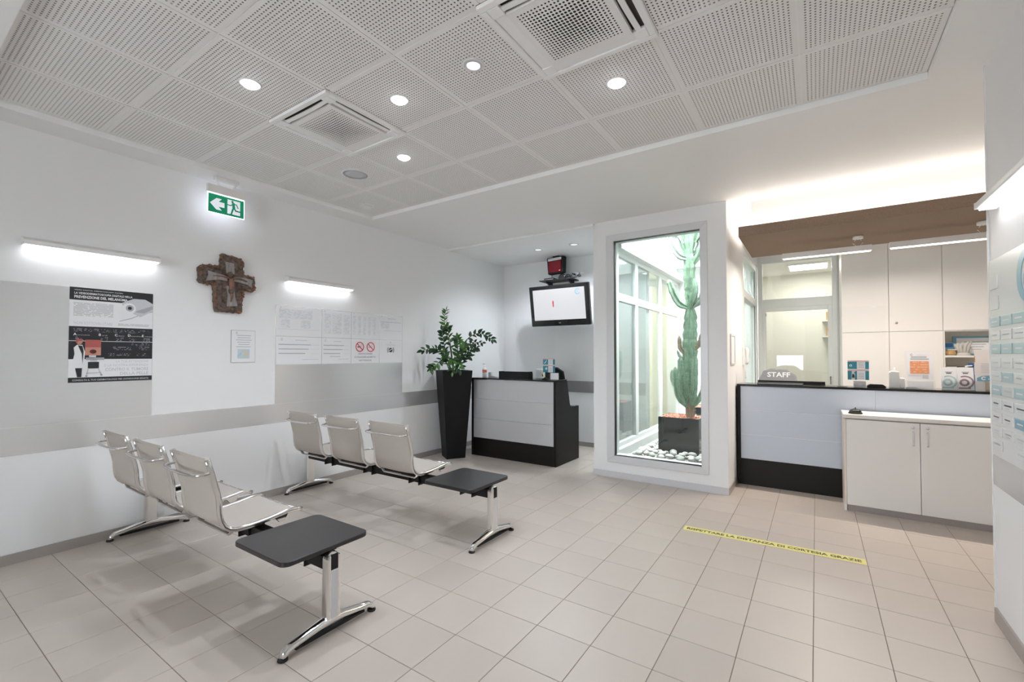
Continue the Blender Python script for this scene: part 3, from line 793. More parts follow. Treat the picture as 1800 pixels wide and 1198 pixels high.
# ================================================================ LEFT DESK
t = thing('small_desk', 'small black desk with grey front panels beside the tall planter', 'desk', (-3.5, 5.5, 0))
DX0, DX1, DY0, DY1 = -4.205, -2.805, 5.185, 5.866
side = [(DY0, 0), (DY1, 0), (DY1, .738), (5.66, .735), (5.625, .742), (5.60, .765), (5.585, .80), (5.51, 1.10), (5.50, 1.103), (DY0, 1.103)]
for x0, x1 in ((DX0, DX0 + .035), (DX1 - .035, DX1)):
    MB().prism(side, x0, x1, 'x').build('side_panel', M['blacklam'], t, world=True, bevel=.002, bseg=1)
box(DX0, DY0 - .012, 1.103, DX1, 5.50, 1.124).build('counter_top', M['blackgloss'], t, world=True, bevel=.002, bseg=1)
for k in range(3):
    z0 = .258 + k*.2805
    box(DX0 + .036, DY0 + .004, z0 + .0015, DX1 - .038, DY0 + .022, z0 + .279).build('front_panel', M['greypanel'], t, world=True, bevel=.002, bseg=1)
box(DX0 + .036, DY0 + .004, 0, DX1 - .036, DY0 + .022, .256).build('kick_panel', M['blacklam'], t, world=True)
box(DX0 + .036, DY0 + .024, .70, DX1 - .036, DY1 - .005, .73).build('work_surface', M['blacklam'], t, world=True)

t = thing('acrylic_screen', 'clear acrylic counter screen standing on the small black desk', 'screen', (-3.27, 5.43, 1.124))
box(-3.585, 5.427, 1.124, -2.955, 5.432, 1.96).build('sheet', M['plexi'], t, world=True)
for x in (-3.5, -3.04):
    box(x - .04, 5.37, 1.124, x + .04, 5.49, 1.128).build('foot', M['plexi'], t, world=True)

def flyer(x, y, z, w, h, label, variant):
    t = planar('notice', label, 'notice', (x, y, z), '-Y', 'teal and white notices on the counter screens')
    rect(t, 'sheet', 0, 0, w, h, 0, .0012, M['paper'])
    a, b = .44*w, .83*w
    for k, (y0, y1) in enumerate(((0, .52*h), (.56*h, h))):
        rect(t, 'teal_block', 0, y0, a, y1 - .06*h, .0012, .002, M['teal'])
        rect(t, 'teal_block', b, y0, w, y1 - .06*h, .0012, .002, M['teal'])
        rect(t, 'red_stripe', 0, y1 - .05*h, w, y1, .0012, .002, M['pink'])
        for q in range(4):
            rect(t, 'print_line', a + .07*w, y0 + (.08 + .08*q)*h, b - .06*w, y0 + (.10 + .08*q)*h, .0012, .0018, M['inkg'])
    if variant:
        ring(t, 'logo', .15*w, .74*h, .03*w, .07*w, .002, .0026, M['inkw'], seg=20)
        poly(t, 'picture', [(.18*w, 0), (.34*w, 0), (.36*w, .30*h), (.30*w, .36*h), (.38*w, .46*h), (.20*w, .48*h)], .002, .0026, M['inkl'])
        poly(t, 'picture', [(.20*w, .1*h), (.33*w, .1*h), (.32*w, .28*h), (.22*w, .3*h)], .0026, .003, M['ink'])
    else:
        stroke(t, 'picture', [(.12*w, .66*h), (.20*w, .72*h), (.30*w, .86*h)], .05*w, .002, .0026, M['inkw'])
        poly(t, 'picture', [(.22*w, .18*h), (.36*w, .20*h), (.38*w, .30*h), (.30*w, .42*h), (.26*w, .30*h), (.16*w, .34*h)], .002, .0026, M['inkw'])
    return t
flyer(-3.134, 5.4245, 1.215, .187, .188, 'teal and white notice stuck on the screen of the small desk', 0)

# things on the small desk
t = thing('sanitizer_bottle', 'white pump bottle with red label on the small desk', 'bottle', (-4.10, 5.36, 1.124))
MB().lathe([(.030, 0), (.033, .006), (.033, .115), (.026, .14), (.012, .150)], 20).build('bottle_body', M['paperw'], t)
MB().lathe([(.0335, .072), (.0338, .074), (.0338, .108), (.0335, .11)], 20).build('label_band', M['orangebottle'], t)
p = MB().lathe([(.013, .150), (.013, .165), (.005, .166), (.005, .195)], 12).build('pump', M['paperw'], t)
box(-.035, -.008, .193, .010, .008, .203).build('nozzle', M['paperw'], p, bevel=.003)
text(t, 'GEL', -.016, -.0345, .082, .022, M['inkw']).rotation_euler = (R(90), 0, 0)
t = thing('phone_handset', 'small grey cordless phone standing beside the pump bottle', 'phone', (-4.005, 5.38, 1.124))
box(-.028, -.02, 0, .022, .02, .075).build('handset', M['greyplastic'], t, bevel=.006)
MB().prism([(.022, 0), (.14, 0), (.14, .008), (.05, .028), (.022, .03)], -.03, .03, 'y').build('cradle', M['greyplastic'], t, bevel=.003)
t = thing('document_tray', 'low black box standing on the edge of the small desk', 'tray', (-3.50, 5.29, 1.124))
MB().box(-.245, -.06, 0, .245, -.052, .10).box(-.245, .052, 0, .245, .06, .075).box(-.245, -.052, 0, -.237, .052, .10).box(.237, -.052, 0, .245, .052, .10).box(-.237, -.052, 0, .237, .052, .006).build('tray_shell', M['black'], t)
box(-.230, -.045, .006, .230, .045, .04).build('papers', M['paper'], t)
t = thing('office_chair', 'black office chair pushed behind the small desk', 'chair', (-3.42, 6.18, 0))
MB().tube([(-.20, .06, .72), (-.21, .05, 1.0), (-.17, .05, 1.19), (-.08, .05, 1.245), (.08, .05, 1.245), (.17, .05, 1.19), (.21, .05, 1.0), (.20, .06, .72)], .02, 8).build('back_frame', M['black'], t)
MB().prism([(-.19, .74), (.19, .74), (.20, 1.0), (.165, 1.18), (.08, 1.235), (-.08, 1.235), (-.165, 1.18), (-.20, 1.0)], .04, .065, 'y').build('backrest', M['black'], t)
box(-.23, -.42, .45, .23, .03, .52).build('seat', M['black'], t, bevel=.02)
MB().tube([(0, .05, .49), (0, .09, .6), (0, .07, .8)], .02, 8).build('back_post', M['black'], t)
MB().lathe([(.03, .1), (.03, .45)], 12, cy=-.2).build('gas_lift', M['black'], t)
for k in range(5):
    a = 2*math.pi*k/5
    lg = MB().tube([(0, -.2, .1), (.26*math.cos(a), -.2 + .26*math.sin(a), .07)], .018, 8).build('leg', M['black'], t)
    MB().lathe([(.022, 0), (.028, .02), (.022, .055)], 12, cx=.26*math.cos(a), cy=-.2 + .26*math.sin(a)).build('caster', M['black'], lg)
t = thing('desktop_printer', 'small pale grey device with dark slot behind the black tray', 'printer', (-3.20, 5.47, 1.124))
MB().prism([(-.06, 0), (.06, 0), (.06, .125), (.03, .135), (-.06, .135)], -.025, .028, 'y').build('casing', M['alu'], t, bevel=.006)
box(.040, -.027, .03, .054, -.0255, .09).build('slot', M['ink'], t)
t = thing('pen_stand', 'small black stand holding a yellow counter pen', 'pen holder', (-3.02, 5.28, 1.124))
MB().lathe([(.045, 0), (.042, .012), (.015, .022), (.008, .03)], 20).build('base', M['black'], t)
MB().tube([(0, 0, .02), (-.05, .0, .10)], .0045, 8).build('pen', M['yellow'], t)
t = thing('card_holder', 'clear acrylic leaflet holder beside the yellow pen', 'holder', (-2.885, 5.30, 1.124))
MB().box(-.07, 0, 0, .07, .003, .10).box(-.07, -.05, 0, .07, .003, .003).build('shell', M['plexi'], t)
box(-.06, -.004, .004, .06, -.001, .09).build('card', M['paper'], t)

# ================================================================ PLANTER AND PLANT
PC = Vector((-4.325, 4.926, 0)); PA = .99
t = thing('tall_planter', 'tall tapered square black planter beside the small desk', 'planter', PC, (0, 0, PA))
zt, s0, s1 = 1.235, .135, .215
def fr(s, z): return [(-s, -s, z), (s, -s, z), (s, s, z), (-s, s, z)]
mb = MB(); vs = fr(s0, 0) + fr(s1, zt) + fr(s1 - .02, zt) + fr(s1 - .03, zt - .06)
fs = [(3, 2, 1, 0), (12, 13, 14, 15)]
for l in range(3):
    for k in range(4):
        k2 = (k+1) % 4; fs.append((l*4+k, l*4+k2, (l+1)*4+k2, (l+1)*4+k))
mb.add(vs, fs); mb.build('pot_body', M['pot'], t, bevel=.003)
mb = MB(); mb.box(-s1 + .03, -s1 + .03, zt - .07, s1 - .03, s1 - .03, zt - .045); mb.build('soil', M['soil'], t)

plant = thing('zz_plant', 'leafy dark green plant with arching stems in the tall black planter', 'plant', (PC.x, PC.y, zt - .045))
vx = Vector((math.cos(.5924287), math.sin(.5924287), 0)); vy = Vector((-math.sin(.5924287), math.cos(.5924287), 0))
def pxp(x, y, dd=0.0):
    """image point at the plant's distance (+dd away) as a point in the room"""
    p, yaw, f = 0.0204166, 0.5924287, 794.325
    lat, u = (x - 900)/f, -(y - 607.775)/f
    d0 = math.cos(p) - u*math.sin(p); z = math.sin(p) + u*math.cos(p)
    D = 6.505 + dd
    return Vector((0, 0, EYE)) + vx*(lat/d0*D) + vy*D + Vector((0, 0, z/d0*D))
def leaf_mesh(L, Wd, fold, m):
    mb = MB(); vs, fs = [], []
    n = 6
    for i in range(n + 1):
        u = i/n; w = Wd*(math.sin(math.pi*min(1, u**.8))**.8)*(1 - .15*u); z = -.10*L*u*u
        if i in (0, n): w = .0008
        vs += [(-w, u*L, z + fold*w), (0, u*L, z), (w, u*L, z + fold*w)]
    for i in range(n):
        a = i*3; fs += [(a, a+1, a+4, a+3), (a+1, a+2, a+5, a+4)]
    mb.add(vs, fs, True)
    me = mb.mesh('leaf', fix=False); me.materials.append(m); return me
LM = [leaf_mesh(.100, .030, .30, M['leaf']), leaf_mesh(.088, .027, .38, M['leaf']), leaf_mesh(.098, .027, .3, M['leafl']), leaf_mesh(.085, .010, .3, M['leafl'])]
def zz_stem(pts, dds, start, nl, kinds, size=1.0, flat=0.0):
    P = [pxp(x, y, d) for (x, y), d in zip(pts, dds)]
    # smooth
    C = []
    for i in range(len(P)-1):
        p0 = P[max(0, i-1)]; p1 = P[i]; p2 = P[i+1]; p3 = P[min(len(P)-1, i+2)]
        for k in range(6):
            u = k/6
            C.append(.5*((2*p1) + (p2-p0)*u + (2*p0-5*p1+4*p2-p3)*u*u + (3*p1-p0-3*p2+p3)*u**3))
    C.append(P[-1])
    n = len(C)
    st = MB().tube(C, [.0085*(1 - .75*i/n) for i in range(n)], 7).build('stem', M['stem'], plant, world=True)
    inv = wm(st).inverted()
    for k in range(nl):
        u = start + (1 - start)*k/(nl - 1)
        i = min(n-2, int(u*(n-1))); pos = C[i].lerp(C[i+1], u*(n-1) - i); tg = (C[i+1] - C[i]).normalized()
        sd = tg.cross(vy)
        if sd.length < .1: sd = vx.copy()
        sd.normalize()
        s = 1 if k % 2 else -1
        out = (sd*s*random.uniform(.7, 1.1) + tg*random.uniform(.45, .9) - vy*random.uniform(-.35, .65)).normalized()
        if k == nl - 1: out = tg
        upv = (-vy*random.uniform(.3, 1) + Vector((0, 0, 1))*random.uniform(.1, .9))
        z = (upv - out*upv.dot(out)).normalized(); x = out.cross(z)
        o = bpy.data.objects.new('leaf', LM[random.choice(kinds)]); COL.objects.link(o); o.parent = st
        sc = size*random.uniform(.8, 1.15)*(1 - .15*u)
        mt = Matrix((( x.x*sc, out.x*sc, z.x*sc, pos.x), (x.y*sc, out.y*sc, z.y*sc, pos.y), (x.z*sc, out.z*sc, z.z*sc, pos.z), (0, 0, 0, 1)))
        o.matrix_basis = inv @ mt
D = [0, 0, 0, 0]
zz_stem([(797, 662), (792, 615), (785, 585), (781, 560), (784, 545)], [0, .02, .03, .02, 0], .60, 14, [3, 3, 2])
zz_stem([(797, 662), (794, 620), (789, 590), (787, 574)], [0, -.05, -.06, -.06], .42, 12, [2, 0, 2])
zz_stem([(795, 662), (784, 620), (779, 595), (777, 580)], [0, -.02, -.06, -.08], .38, 14, [0, 1])
zz_stem([(794, 662), (778, 622), (762, 612), (743, 616)], [0, -.14, -.28, -.38], .34, 13, [0, 1])
zz_stem([(795, 662), (781, 632), (767, 641), (757, 648)], [0, -.16, -.28, -.36], .34, 13, [0, 0, 2])
zz_stem([(800, 662), (810, 612), (832, 588), (852, 588), (866, 597)], [0, .02, .03, .05, .05], .40, 16, [0, 1])
zz_stem([(800, 662), (812, 625), (826, 603), (848, 602)], [0, .1, .12, .14], .40, 12, [1, 1, 0], .85)
zz_stem([(800, 662), (811, 630), (824, 616), (838, 610)], [0, -.05, -.08, -.08], .34, 12, [0, 1])
zz_stem([(799, 662), (803, 625), (805, 605), (804, 593)], [0, -.06, -.1, -.1], .28, 16, [2, 0])
zz_stem([(799, 662), (806, 635), (812, 618), (817, 606)], [0, -.12, -.16, -.18], .28, 14, [2, 0, 1])
zz_stem([(797, 662), (797, 635), (796, 632), (795, 654)], [0, -.16, -.24, -.27], .30, 13, [2, 2, 0], .9)
zz_stem([(798, 662), (802, 640), (806, 636), (808, 650)], [0, -.14, -.22, -.25], .30, 12, [2, 0], .9)
zz_stem([(797, 662), (790, 640), (784, 628), (781, 618)], [0, -.1, -.15, -.15], .28, 13, [0, 2])
zz_stem([(801, 662), (809, 645), (818, 630), (826, 626)], [0, -.02, .0, .0], .34, 9, [0, 1])

# ================================================================ TV CORNER
t = thing('television', 'black framed wall television with white screen tilted over the small desk', 'television', (-3.302, 6.20, 2.222), (R(90 + 9), 0, 0))
TW, TH = .515, .318
rect(t, 'casing', -TW, -TH, TW, TH, -.07, .0, M['blackgloss'], bevel=.012)
rect(t, 'screen', -.447, -.222, .447, .258, .0005, .004, M['screen'])
ring(t, 'screen_logo', .335, .192, .030, .045, .004, .0048, M['tealb'], 40, 330, 24)
rect(t, 'screen_logo', .325, .185, .345, .199, .004, .0048, M['tealb'])
poly(t, 'screen_picture', [(-.10, -.02), (-.085, -.02), (-.080, .06), (-.095, .09), (-.105, .05)], .004, .0048, M['red'])
rect(t, 'maker_mark', -.016, -.276, .016, -.268, .0003, .0012, M['inkg'])
a = MB().tube([(0, .0, -.07), (0, .0, -.20), (.0, .06, -.43)], .022, 8).build('wall_arm', M['black'], t)
rect(t, 'wall_plate', -.10, -.16, .10, .12, -.085, -.068, M['black'])
t = thing('media_shelf', 'thin black shelf with boxes on the wall above the television', 'shelf', (-3.46, 6.5, 2.655))
box(-.30, -.12, 0, .29, .145, .014).build('board', M['black'], t, bevel=.002)
for x in (-.2, .2):
    MB().prism([(.15, 0), (-.08, 0), (.15, -.10)], x - .008, x + .008, 'x').build('bracket', M['black'], t)
t = thing('media_player', 'small black media box on the shelf above the television', 'media box', (-3.60, 6.46, 2.669))
box(-.08, -.06, 0, .10, .06, .032).build('case', M['black'], t, bevel=.005)
box(-.075, -.0615, .008, .095, -.06, .014).build('front_slot', M['greyplastic'], t)
t = thing('power_adapter', 'black power adapter with tangled cables above the television', 'adapter', (-3.36, 6.45, 2.669))
MB().prism([(-.06, 0), (.05, 0), (.05, .05), (.02, .085), (-.03, .08), (-.06, .04)], -.035, .035, 'y').build('block', M['black'], t, bevel=.006)
rng = random.Random(3)
for k in range(3):
    pth = []
    for i in range(22):
        a = i*.75 + k
        pth.append((.09 + .012*i + .05*math.cos(a), -.02 + .045*math.sin(a*1.3 + k), .03 + .028*math.sin(a*.9 + 2*k) + .01))
    MB().tube(pth, .0055, 6).build('cable', M['black'] if k < 2 else M['greyplastic'], t)
t = thing('queue_display', 'small black queue display with dark red screen under the alcove ceiling', 'display', (-3.455, 6.42, 2.75), (0, 0, R(-6)))
q = MB().prism([(-.165, .275), (.165, .280), (.155, .01), (-.140, 0)], -.05, .05, 'y').build('housing', M['black'], t, bevel=.02, bseg=3)
MB().prism([(-.125, .205), (.120, .21), (.115, .035), (-.110, .03)], -.056, -.050, 'y').build('screen', M['redscreen'], t)
MB().prism([(-.130, .255), (.125, .26), (.122, .222), (-.128, .216)], -.056, -.050, 'y').build('caption_strip', M['paperw'], t)
box(-.115, -.0572, .234, .110, -.056, .243).build('caption_line', M['inkg'], t)
MB().lathe([(.007, -.003), (.007, .003)], 10).build('indicator', M['reddot'], t).location = (.095, -.058, .05)
box(-.05, -.03, .276, .05, .03, .297).build('ceiling_mount', M['black'], t)
MB().tube([(-.09, 0, .01), (-.092, 0, -.03), (-.09, 0, -.048)], .005, 6).build('cable', M['black'], t)

# ================================================================ WALL DECORATION
# bark crucifix
t = planar('wall_crucifix', 'rough bark crucifix hanging between the wall lamps', 'crucifix', (LW + .002, 2.055, 1.855), '+X')
rng = random.Random(11)
outline = [(-.115, .0), (.105, .0), (.120, .03), (.118, .215), (.128, .225), (.225, .225), (.238, .245), (.240, .335), (.225, .36), (.130, .385), (.125, .48), (.105, .53), (-.06, .555), (-.08, .54), (-.085, .44), (-.10, .43), (-.24, .42), (-.262, .39), (-.262, .28), (-.245, .255), (-.145, .245), (-.135, .225), (-.130, .03)]
def densify(pts, step, jit):
    out = []
    n = len(pts)
    for i in range(n):
        a, b = Vector(pts[i]), Vector(pts[(i+1) % n]); k = max(1, int((b-a).length/step))
        for j in range(k):
            q = a.lerp(b, j/k); out.append((q.x + rng.uniform(-jit, jit), q.y + rng.uniform(-jit, jit)))
    return out
o1 = densify(outline, .02, .005); o2 = [(x*.94 + 0, (y - .28)*.95 + .28) for x, y in o1]
mb = MB(); n = len(o1)
vs = [(x, y, 0) for x, y in o1] + [(x, y, .022 + rng.uniform(-.006, .006)) for x, y in o1] + [(x, y, .040 + rng.uniform(-.006, .008)) for x, y in o2]
fs = []
for l in range(2):
    for i in range(n):
        j = (i+1) % n; fs.append((l*n+i, l*n+j, (l+1)*n+j, (l+1)*n+i))
fs.append(tuple(range(2*n, 3*n)))
mb.add(vs, fs, False); mb.build('bark_slab', M['bark_x'], t)
mb = MB()
for i in range(70):        # rough bark flakes round the rim
    x, y = o1[rng.randrange(n)]; x *= .93; y = (y - .28)*.94 + .28
    s = rng.uniform(.008, .02)
    mb.M = Matrix.Translation((x, y, .036)) @ Euler((rng.uniform(-.6, .6), rng.uniform(-.6, .6), rng.uniform(0, 6))).to_matrix().to_4x4()
    mb.box(-s, -s*.6, -s*.5, s, s*.6, s*.5)
k = mb.build('bark_flakes', M['rust'], t); k['kind'] = 'stuff'
poly(t, 'pale_wood_arm', [(-.205, .275), (-.19, .33), (-.195, .37), (-.06, .345), (-.03, .335), (-.03, .295), (-.10, .30)], .030, .052, M['ash_x'])
poly(t, 'pale_wood_arm', [(.03, .30), (.03, .345), (.13, .345), (.205, .335), (.195, .29), (.20, .255), (.15, .285)], .030, .052, M['ash_x'])
poly(t, 'pale_wood_post', [(-.035, .37), (.035, .37), (.03, .47), (-.045, .475)], .030, .050, M['ash_x'])
poly(t, 'pale_wood_post', [(-.03, .055), (.065, .065), (.045, .15), (.03, .25), (-.035, .25), (-.02, .15)], .030, .050, M['ash_x'])
fg = MB()
fg.tube([(0, .19, .056), (.004, .235, .064), (0, .28, .068), (-.002, .315, .062)], [.014, .021, .025, .016], 10)
fg.tube([(0, .20, .058), (.010, .15, .062), (.004, .10, .054)], [.016, .012, .007], 8)
fg.tube([(-.002, .32, .062), (-.08, .335, .058), (-.15, .328, .054)], [.010, .008, .005], 8)
fg.tube([(.002, .32, .062), (.08, .328, .058), (.15, .312, .054)], [.010, .008, .005], 8)
fg.build('figure', M['figure'], t)
MB().tube([(-.002, .33, .066), (-.012, .352, .072), (-.018, .378, .070)], [.012, .024, .015], 10).build('figure_head', M['bark_x'], t)
MB().tube([(0, .215, .058), (.004, .18, .060)], [.024, .020], 10).build('loincloth', M['bark_x'], t)

# poster
t = planar('wall_poster', 'black and white medical poster on the silver panel under the first wall lamp', 'poster', (LW + .0035, .953, 1.243), '+X')
W, H = .515, .724
rect(t, 'sheet', 0, 0, W, H, 0, .0012, M['paper'])
z1, z2, z3 = .0012, .0022, .0030
def pr(name, u0, v0, u1, v1, m, za=z1, zb=z2): return rect(t, name, u0*W, v0*H, u1*W, v1*H, za, zb, m)
pr('black_band', 0, .868, 1, 1, M['ink']); pr('black_band', 0, .245, 1, .590, M['ink']); pr('black_band', 0, 0, 1, .052, M['ink'])
text(t, 'VIDEO DIGITAL DERMATOSCOPY SYSTEM', .05*W, .968*H, z2, .012, M['inkw'], width=.56*W)
text(t, 'LA VIDEODERMATOSCOPIA DIGITALE NELLA', .05*W, .930*H, z2, .022, M['inkw'], bold=.02, width=.68*W)
text(t, 'PREVENZIONE DEL MELANOMA', .05*W, .888*H, z2, .028, M['inkw'], bold=.03, width=.62*W)
pr('fine_print', .045, .70, .50, .845, M['prn'], z1, .0016)
text(t, 'NON SOTTOVALUTARE', .05*W, .612*H, z1, .030, M['inkl'], width=.44*W); pr('fine_print', .56, .612, .95, .64, M['prn'], z1, .0016)
poly(t, 'lens_picture', [(.60*W, .87*H), (.75*W, .925*H), (.90*W, .925*H), (W, .88*H), (W, .80*H), (.84*W, .72*H), (.62*W, .80*H)], z2, z3, M['inkl'])
poly(t, 'lens_picture', [(.82*W, .80*H), (1*W, .86*H), (1*W, .82*H), (.88*W, .765*H), (.76*W, .775*H)], z3, .0036, M['inkg'])
disc(t, 'lens_picture', .69*W, .81*H, .045, z3, .0037, M['paper']); disc(t, 'lens_picture', .70*W, .815*H, .026, .0037, .0042, M['inkg']); disc(t, 'lens_picture', .70*W, .815*H, .013, .0042, .0047, M['ink'])
stroke(t, 'lens_picture', [(.58*W, .665*H), (.72*W, .70*H), (.86*W, .755*H), (W, .79*H)], .005, z1, z2, M['inkg'])
pr('fine_print', .05, .535, .96, .572, M['prnk'], z2, .0026)
for k, (u, wd) in enumerate(((.05, 'Asimmetria'), (.33, 'Bordi'), (.52, 'Colore'), (.68, 'Dimensione'), (.86, 'Evoluzione'))):
    text(t, wd[0], u*W, .495*H, z2, .026, M['inkw'], bold=.02)
    text(t, wd[1:], u*W + .019, .495*H, z2, .011, M['inkl'], width=.013*len(wd[1:])*.62)
    pr('fine_print', u + .02, .44, u + .11, .485, M['prnk'], z2, .0026)
pr('white_line', 0, .434, 1, .439, M['inkw'], z2, .0026)
for u0, u1, v in ((.50, .73, .345), (.83, .96, .345), (.45, .73, .275), (.80, .96, .275), (.70, .96, .39)):
    pr('fine_print', u0, v, u1, v + .035, M['prnk'], z2, .0026)
# woman in white coat beside a cart, printed flat
poly(t, 'coat_picture', [(.03*W, .155*H), (.065*W, .30*H), (.055*W, .365*H), (.09*W, .395*H), (.15*W, .395*H), (.18*W, .32*H), (.17*W, .17*H), (.10*W, .15*H)], z3, .0036, M['paper'])
poly(t, 'coat_picture', [(.10*W, .39*H), (.15*W, .385*H), (.165*W, .33*H), (.155*W, .19*H), (.145*W, .30*H)], .0036, .0040, M['ink'])
disc(t, 'head_picture', .115*W, .425*H, .018, .0036, .0042, M['skin']); poly(t, 'hair_picture', [(.075*W, .42*H), (.085*W, .46*H), (.15*W, .455*H), (.145*W, .435*H), (.10*W, .435*H), (.09*W, .405*H)], .0042, .0048, M['skind'])
poly(t, 'legs_picture', [(.075*W, .15*H), (.15*W, .15*H), (.145*W, .055*H), (.10*W, .055*H)], z3, .0036, M['ink'])
pr('skin_picture', .18, .285, .36, .45, M['skin'], z3, .0036); pr('skin_picture', .18, .37, .36, .45, M['skind'], .0036, .0040); disc(t, 'skin_picture', .27*W, .325*H, .016, .0036, .0042, M['mole'], sx=1.25)
pr('cart_picture', .225, .255, .305, .285, M['inkl'], z3, .0036); pr('cart_picture', .19, .235, .40, .262, M['inkg'], z3, .0036)
pr('cart_picture', .215, .145, .34, .215, M['ink'], z3, .0036); pr('cart_picture', .24, .215, .32, .24, M['inkl'], z3, .0036)
stroke(t, 'cart_picture', [(.22*W, .145*H), (.20*W, .07*H)], .006, z3, .0036, M['inkl']); stroke(t, 'cart_picture', [(.33*W, .145*H), (.37*W, .075*H)], .006, z3, .0036, M['inkl'])
disc(t, 'cart_picture', .20*W, .065*H, .007, z3, .0036, M['inkg']); disc(t, 'cart_picture', .37*W, .075*H, .007, z3, .0036, M['inkg'])
stroke(t, 'cart_picture', [(.20*W, .095*H), (.36*W, .10*H)], .008, z3, .0036, M['inkl'])
text(t, 'LA TUA ATTENZIONE', .955*W, .205*H, z1, .028, M['inkl'], 'RIGHT', width=.41*W); text(t, 'E LA NOSTRA ESPERIENZA', .955*W, .163*H, z1, .028, M['inkl'], 'RIGHT', width=.55*W)
text(t, 'CONTRO IL TUMORE', .955*W, .115*H, z1, .034, M['inkl'], 'RIGHT', bold=.02, width=.54*W); text(t, 'DELLA PELLE', .955*W, .068*H, z1, .034, M['inkl'], 'RIGHT', bold=.02, width=.36*W)
text(t, "CONSULTA IL TUO DERMATOLOGO PER UN'INDAGINE SERIATA", .045*W, .015*H, z2, .018, M['inkl'], bold=.01, width=.91*W)

# small framed notice
t = planar('framed_notice', 'small acrylic framed notice with pale blue picture below the crucifix', 'notice', (LW + .001, 2.086, 1.378), '+X')
rect(t, 'backing', 0, 0, .226, .315, 0, .006, M['greyplastic'], bevel=.001)
rect(t, 'sheet', .004, .004, .222, .311, .006, .0075, M['paper'])
for k, (a, b) in enumerate(((.05, .185), (.058, .178), (.045, .19), (.055, .175), (.065, .17), (.045, .18))):
    rect(t, 'print_line', a, .262 - k*.022, b, .267 - k*.022, .0075, .008, M['inkg'])
ring(t, 'logo', .052, .288, .006, .010, .0075, .008, M['inkg'], 30, 330, 16)
rect(t, 'picture', .06, .040, .170, .132, .0075, .008, mat('pale_blue_ink', (.55, .68, .74), .5))
poly(t, 'picture', [(.06, .05), (.10, .085), (.09, .10), (.06, .075)], .008, .0084, M['tealp']); poly(t, 'picture', [(.11, .06), (.15, .06), (.16, .10), (.10, .12), (.10, .105), (.13, .095)], .008, .0084, mat('pale_orange_ink', (.72, .60, .45), .5))

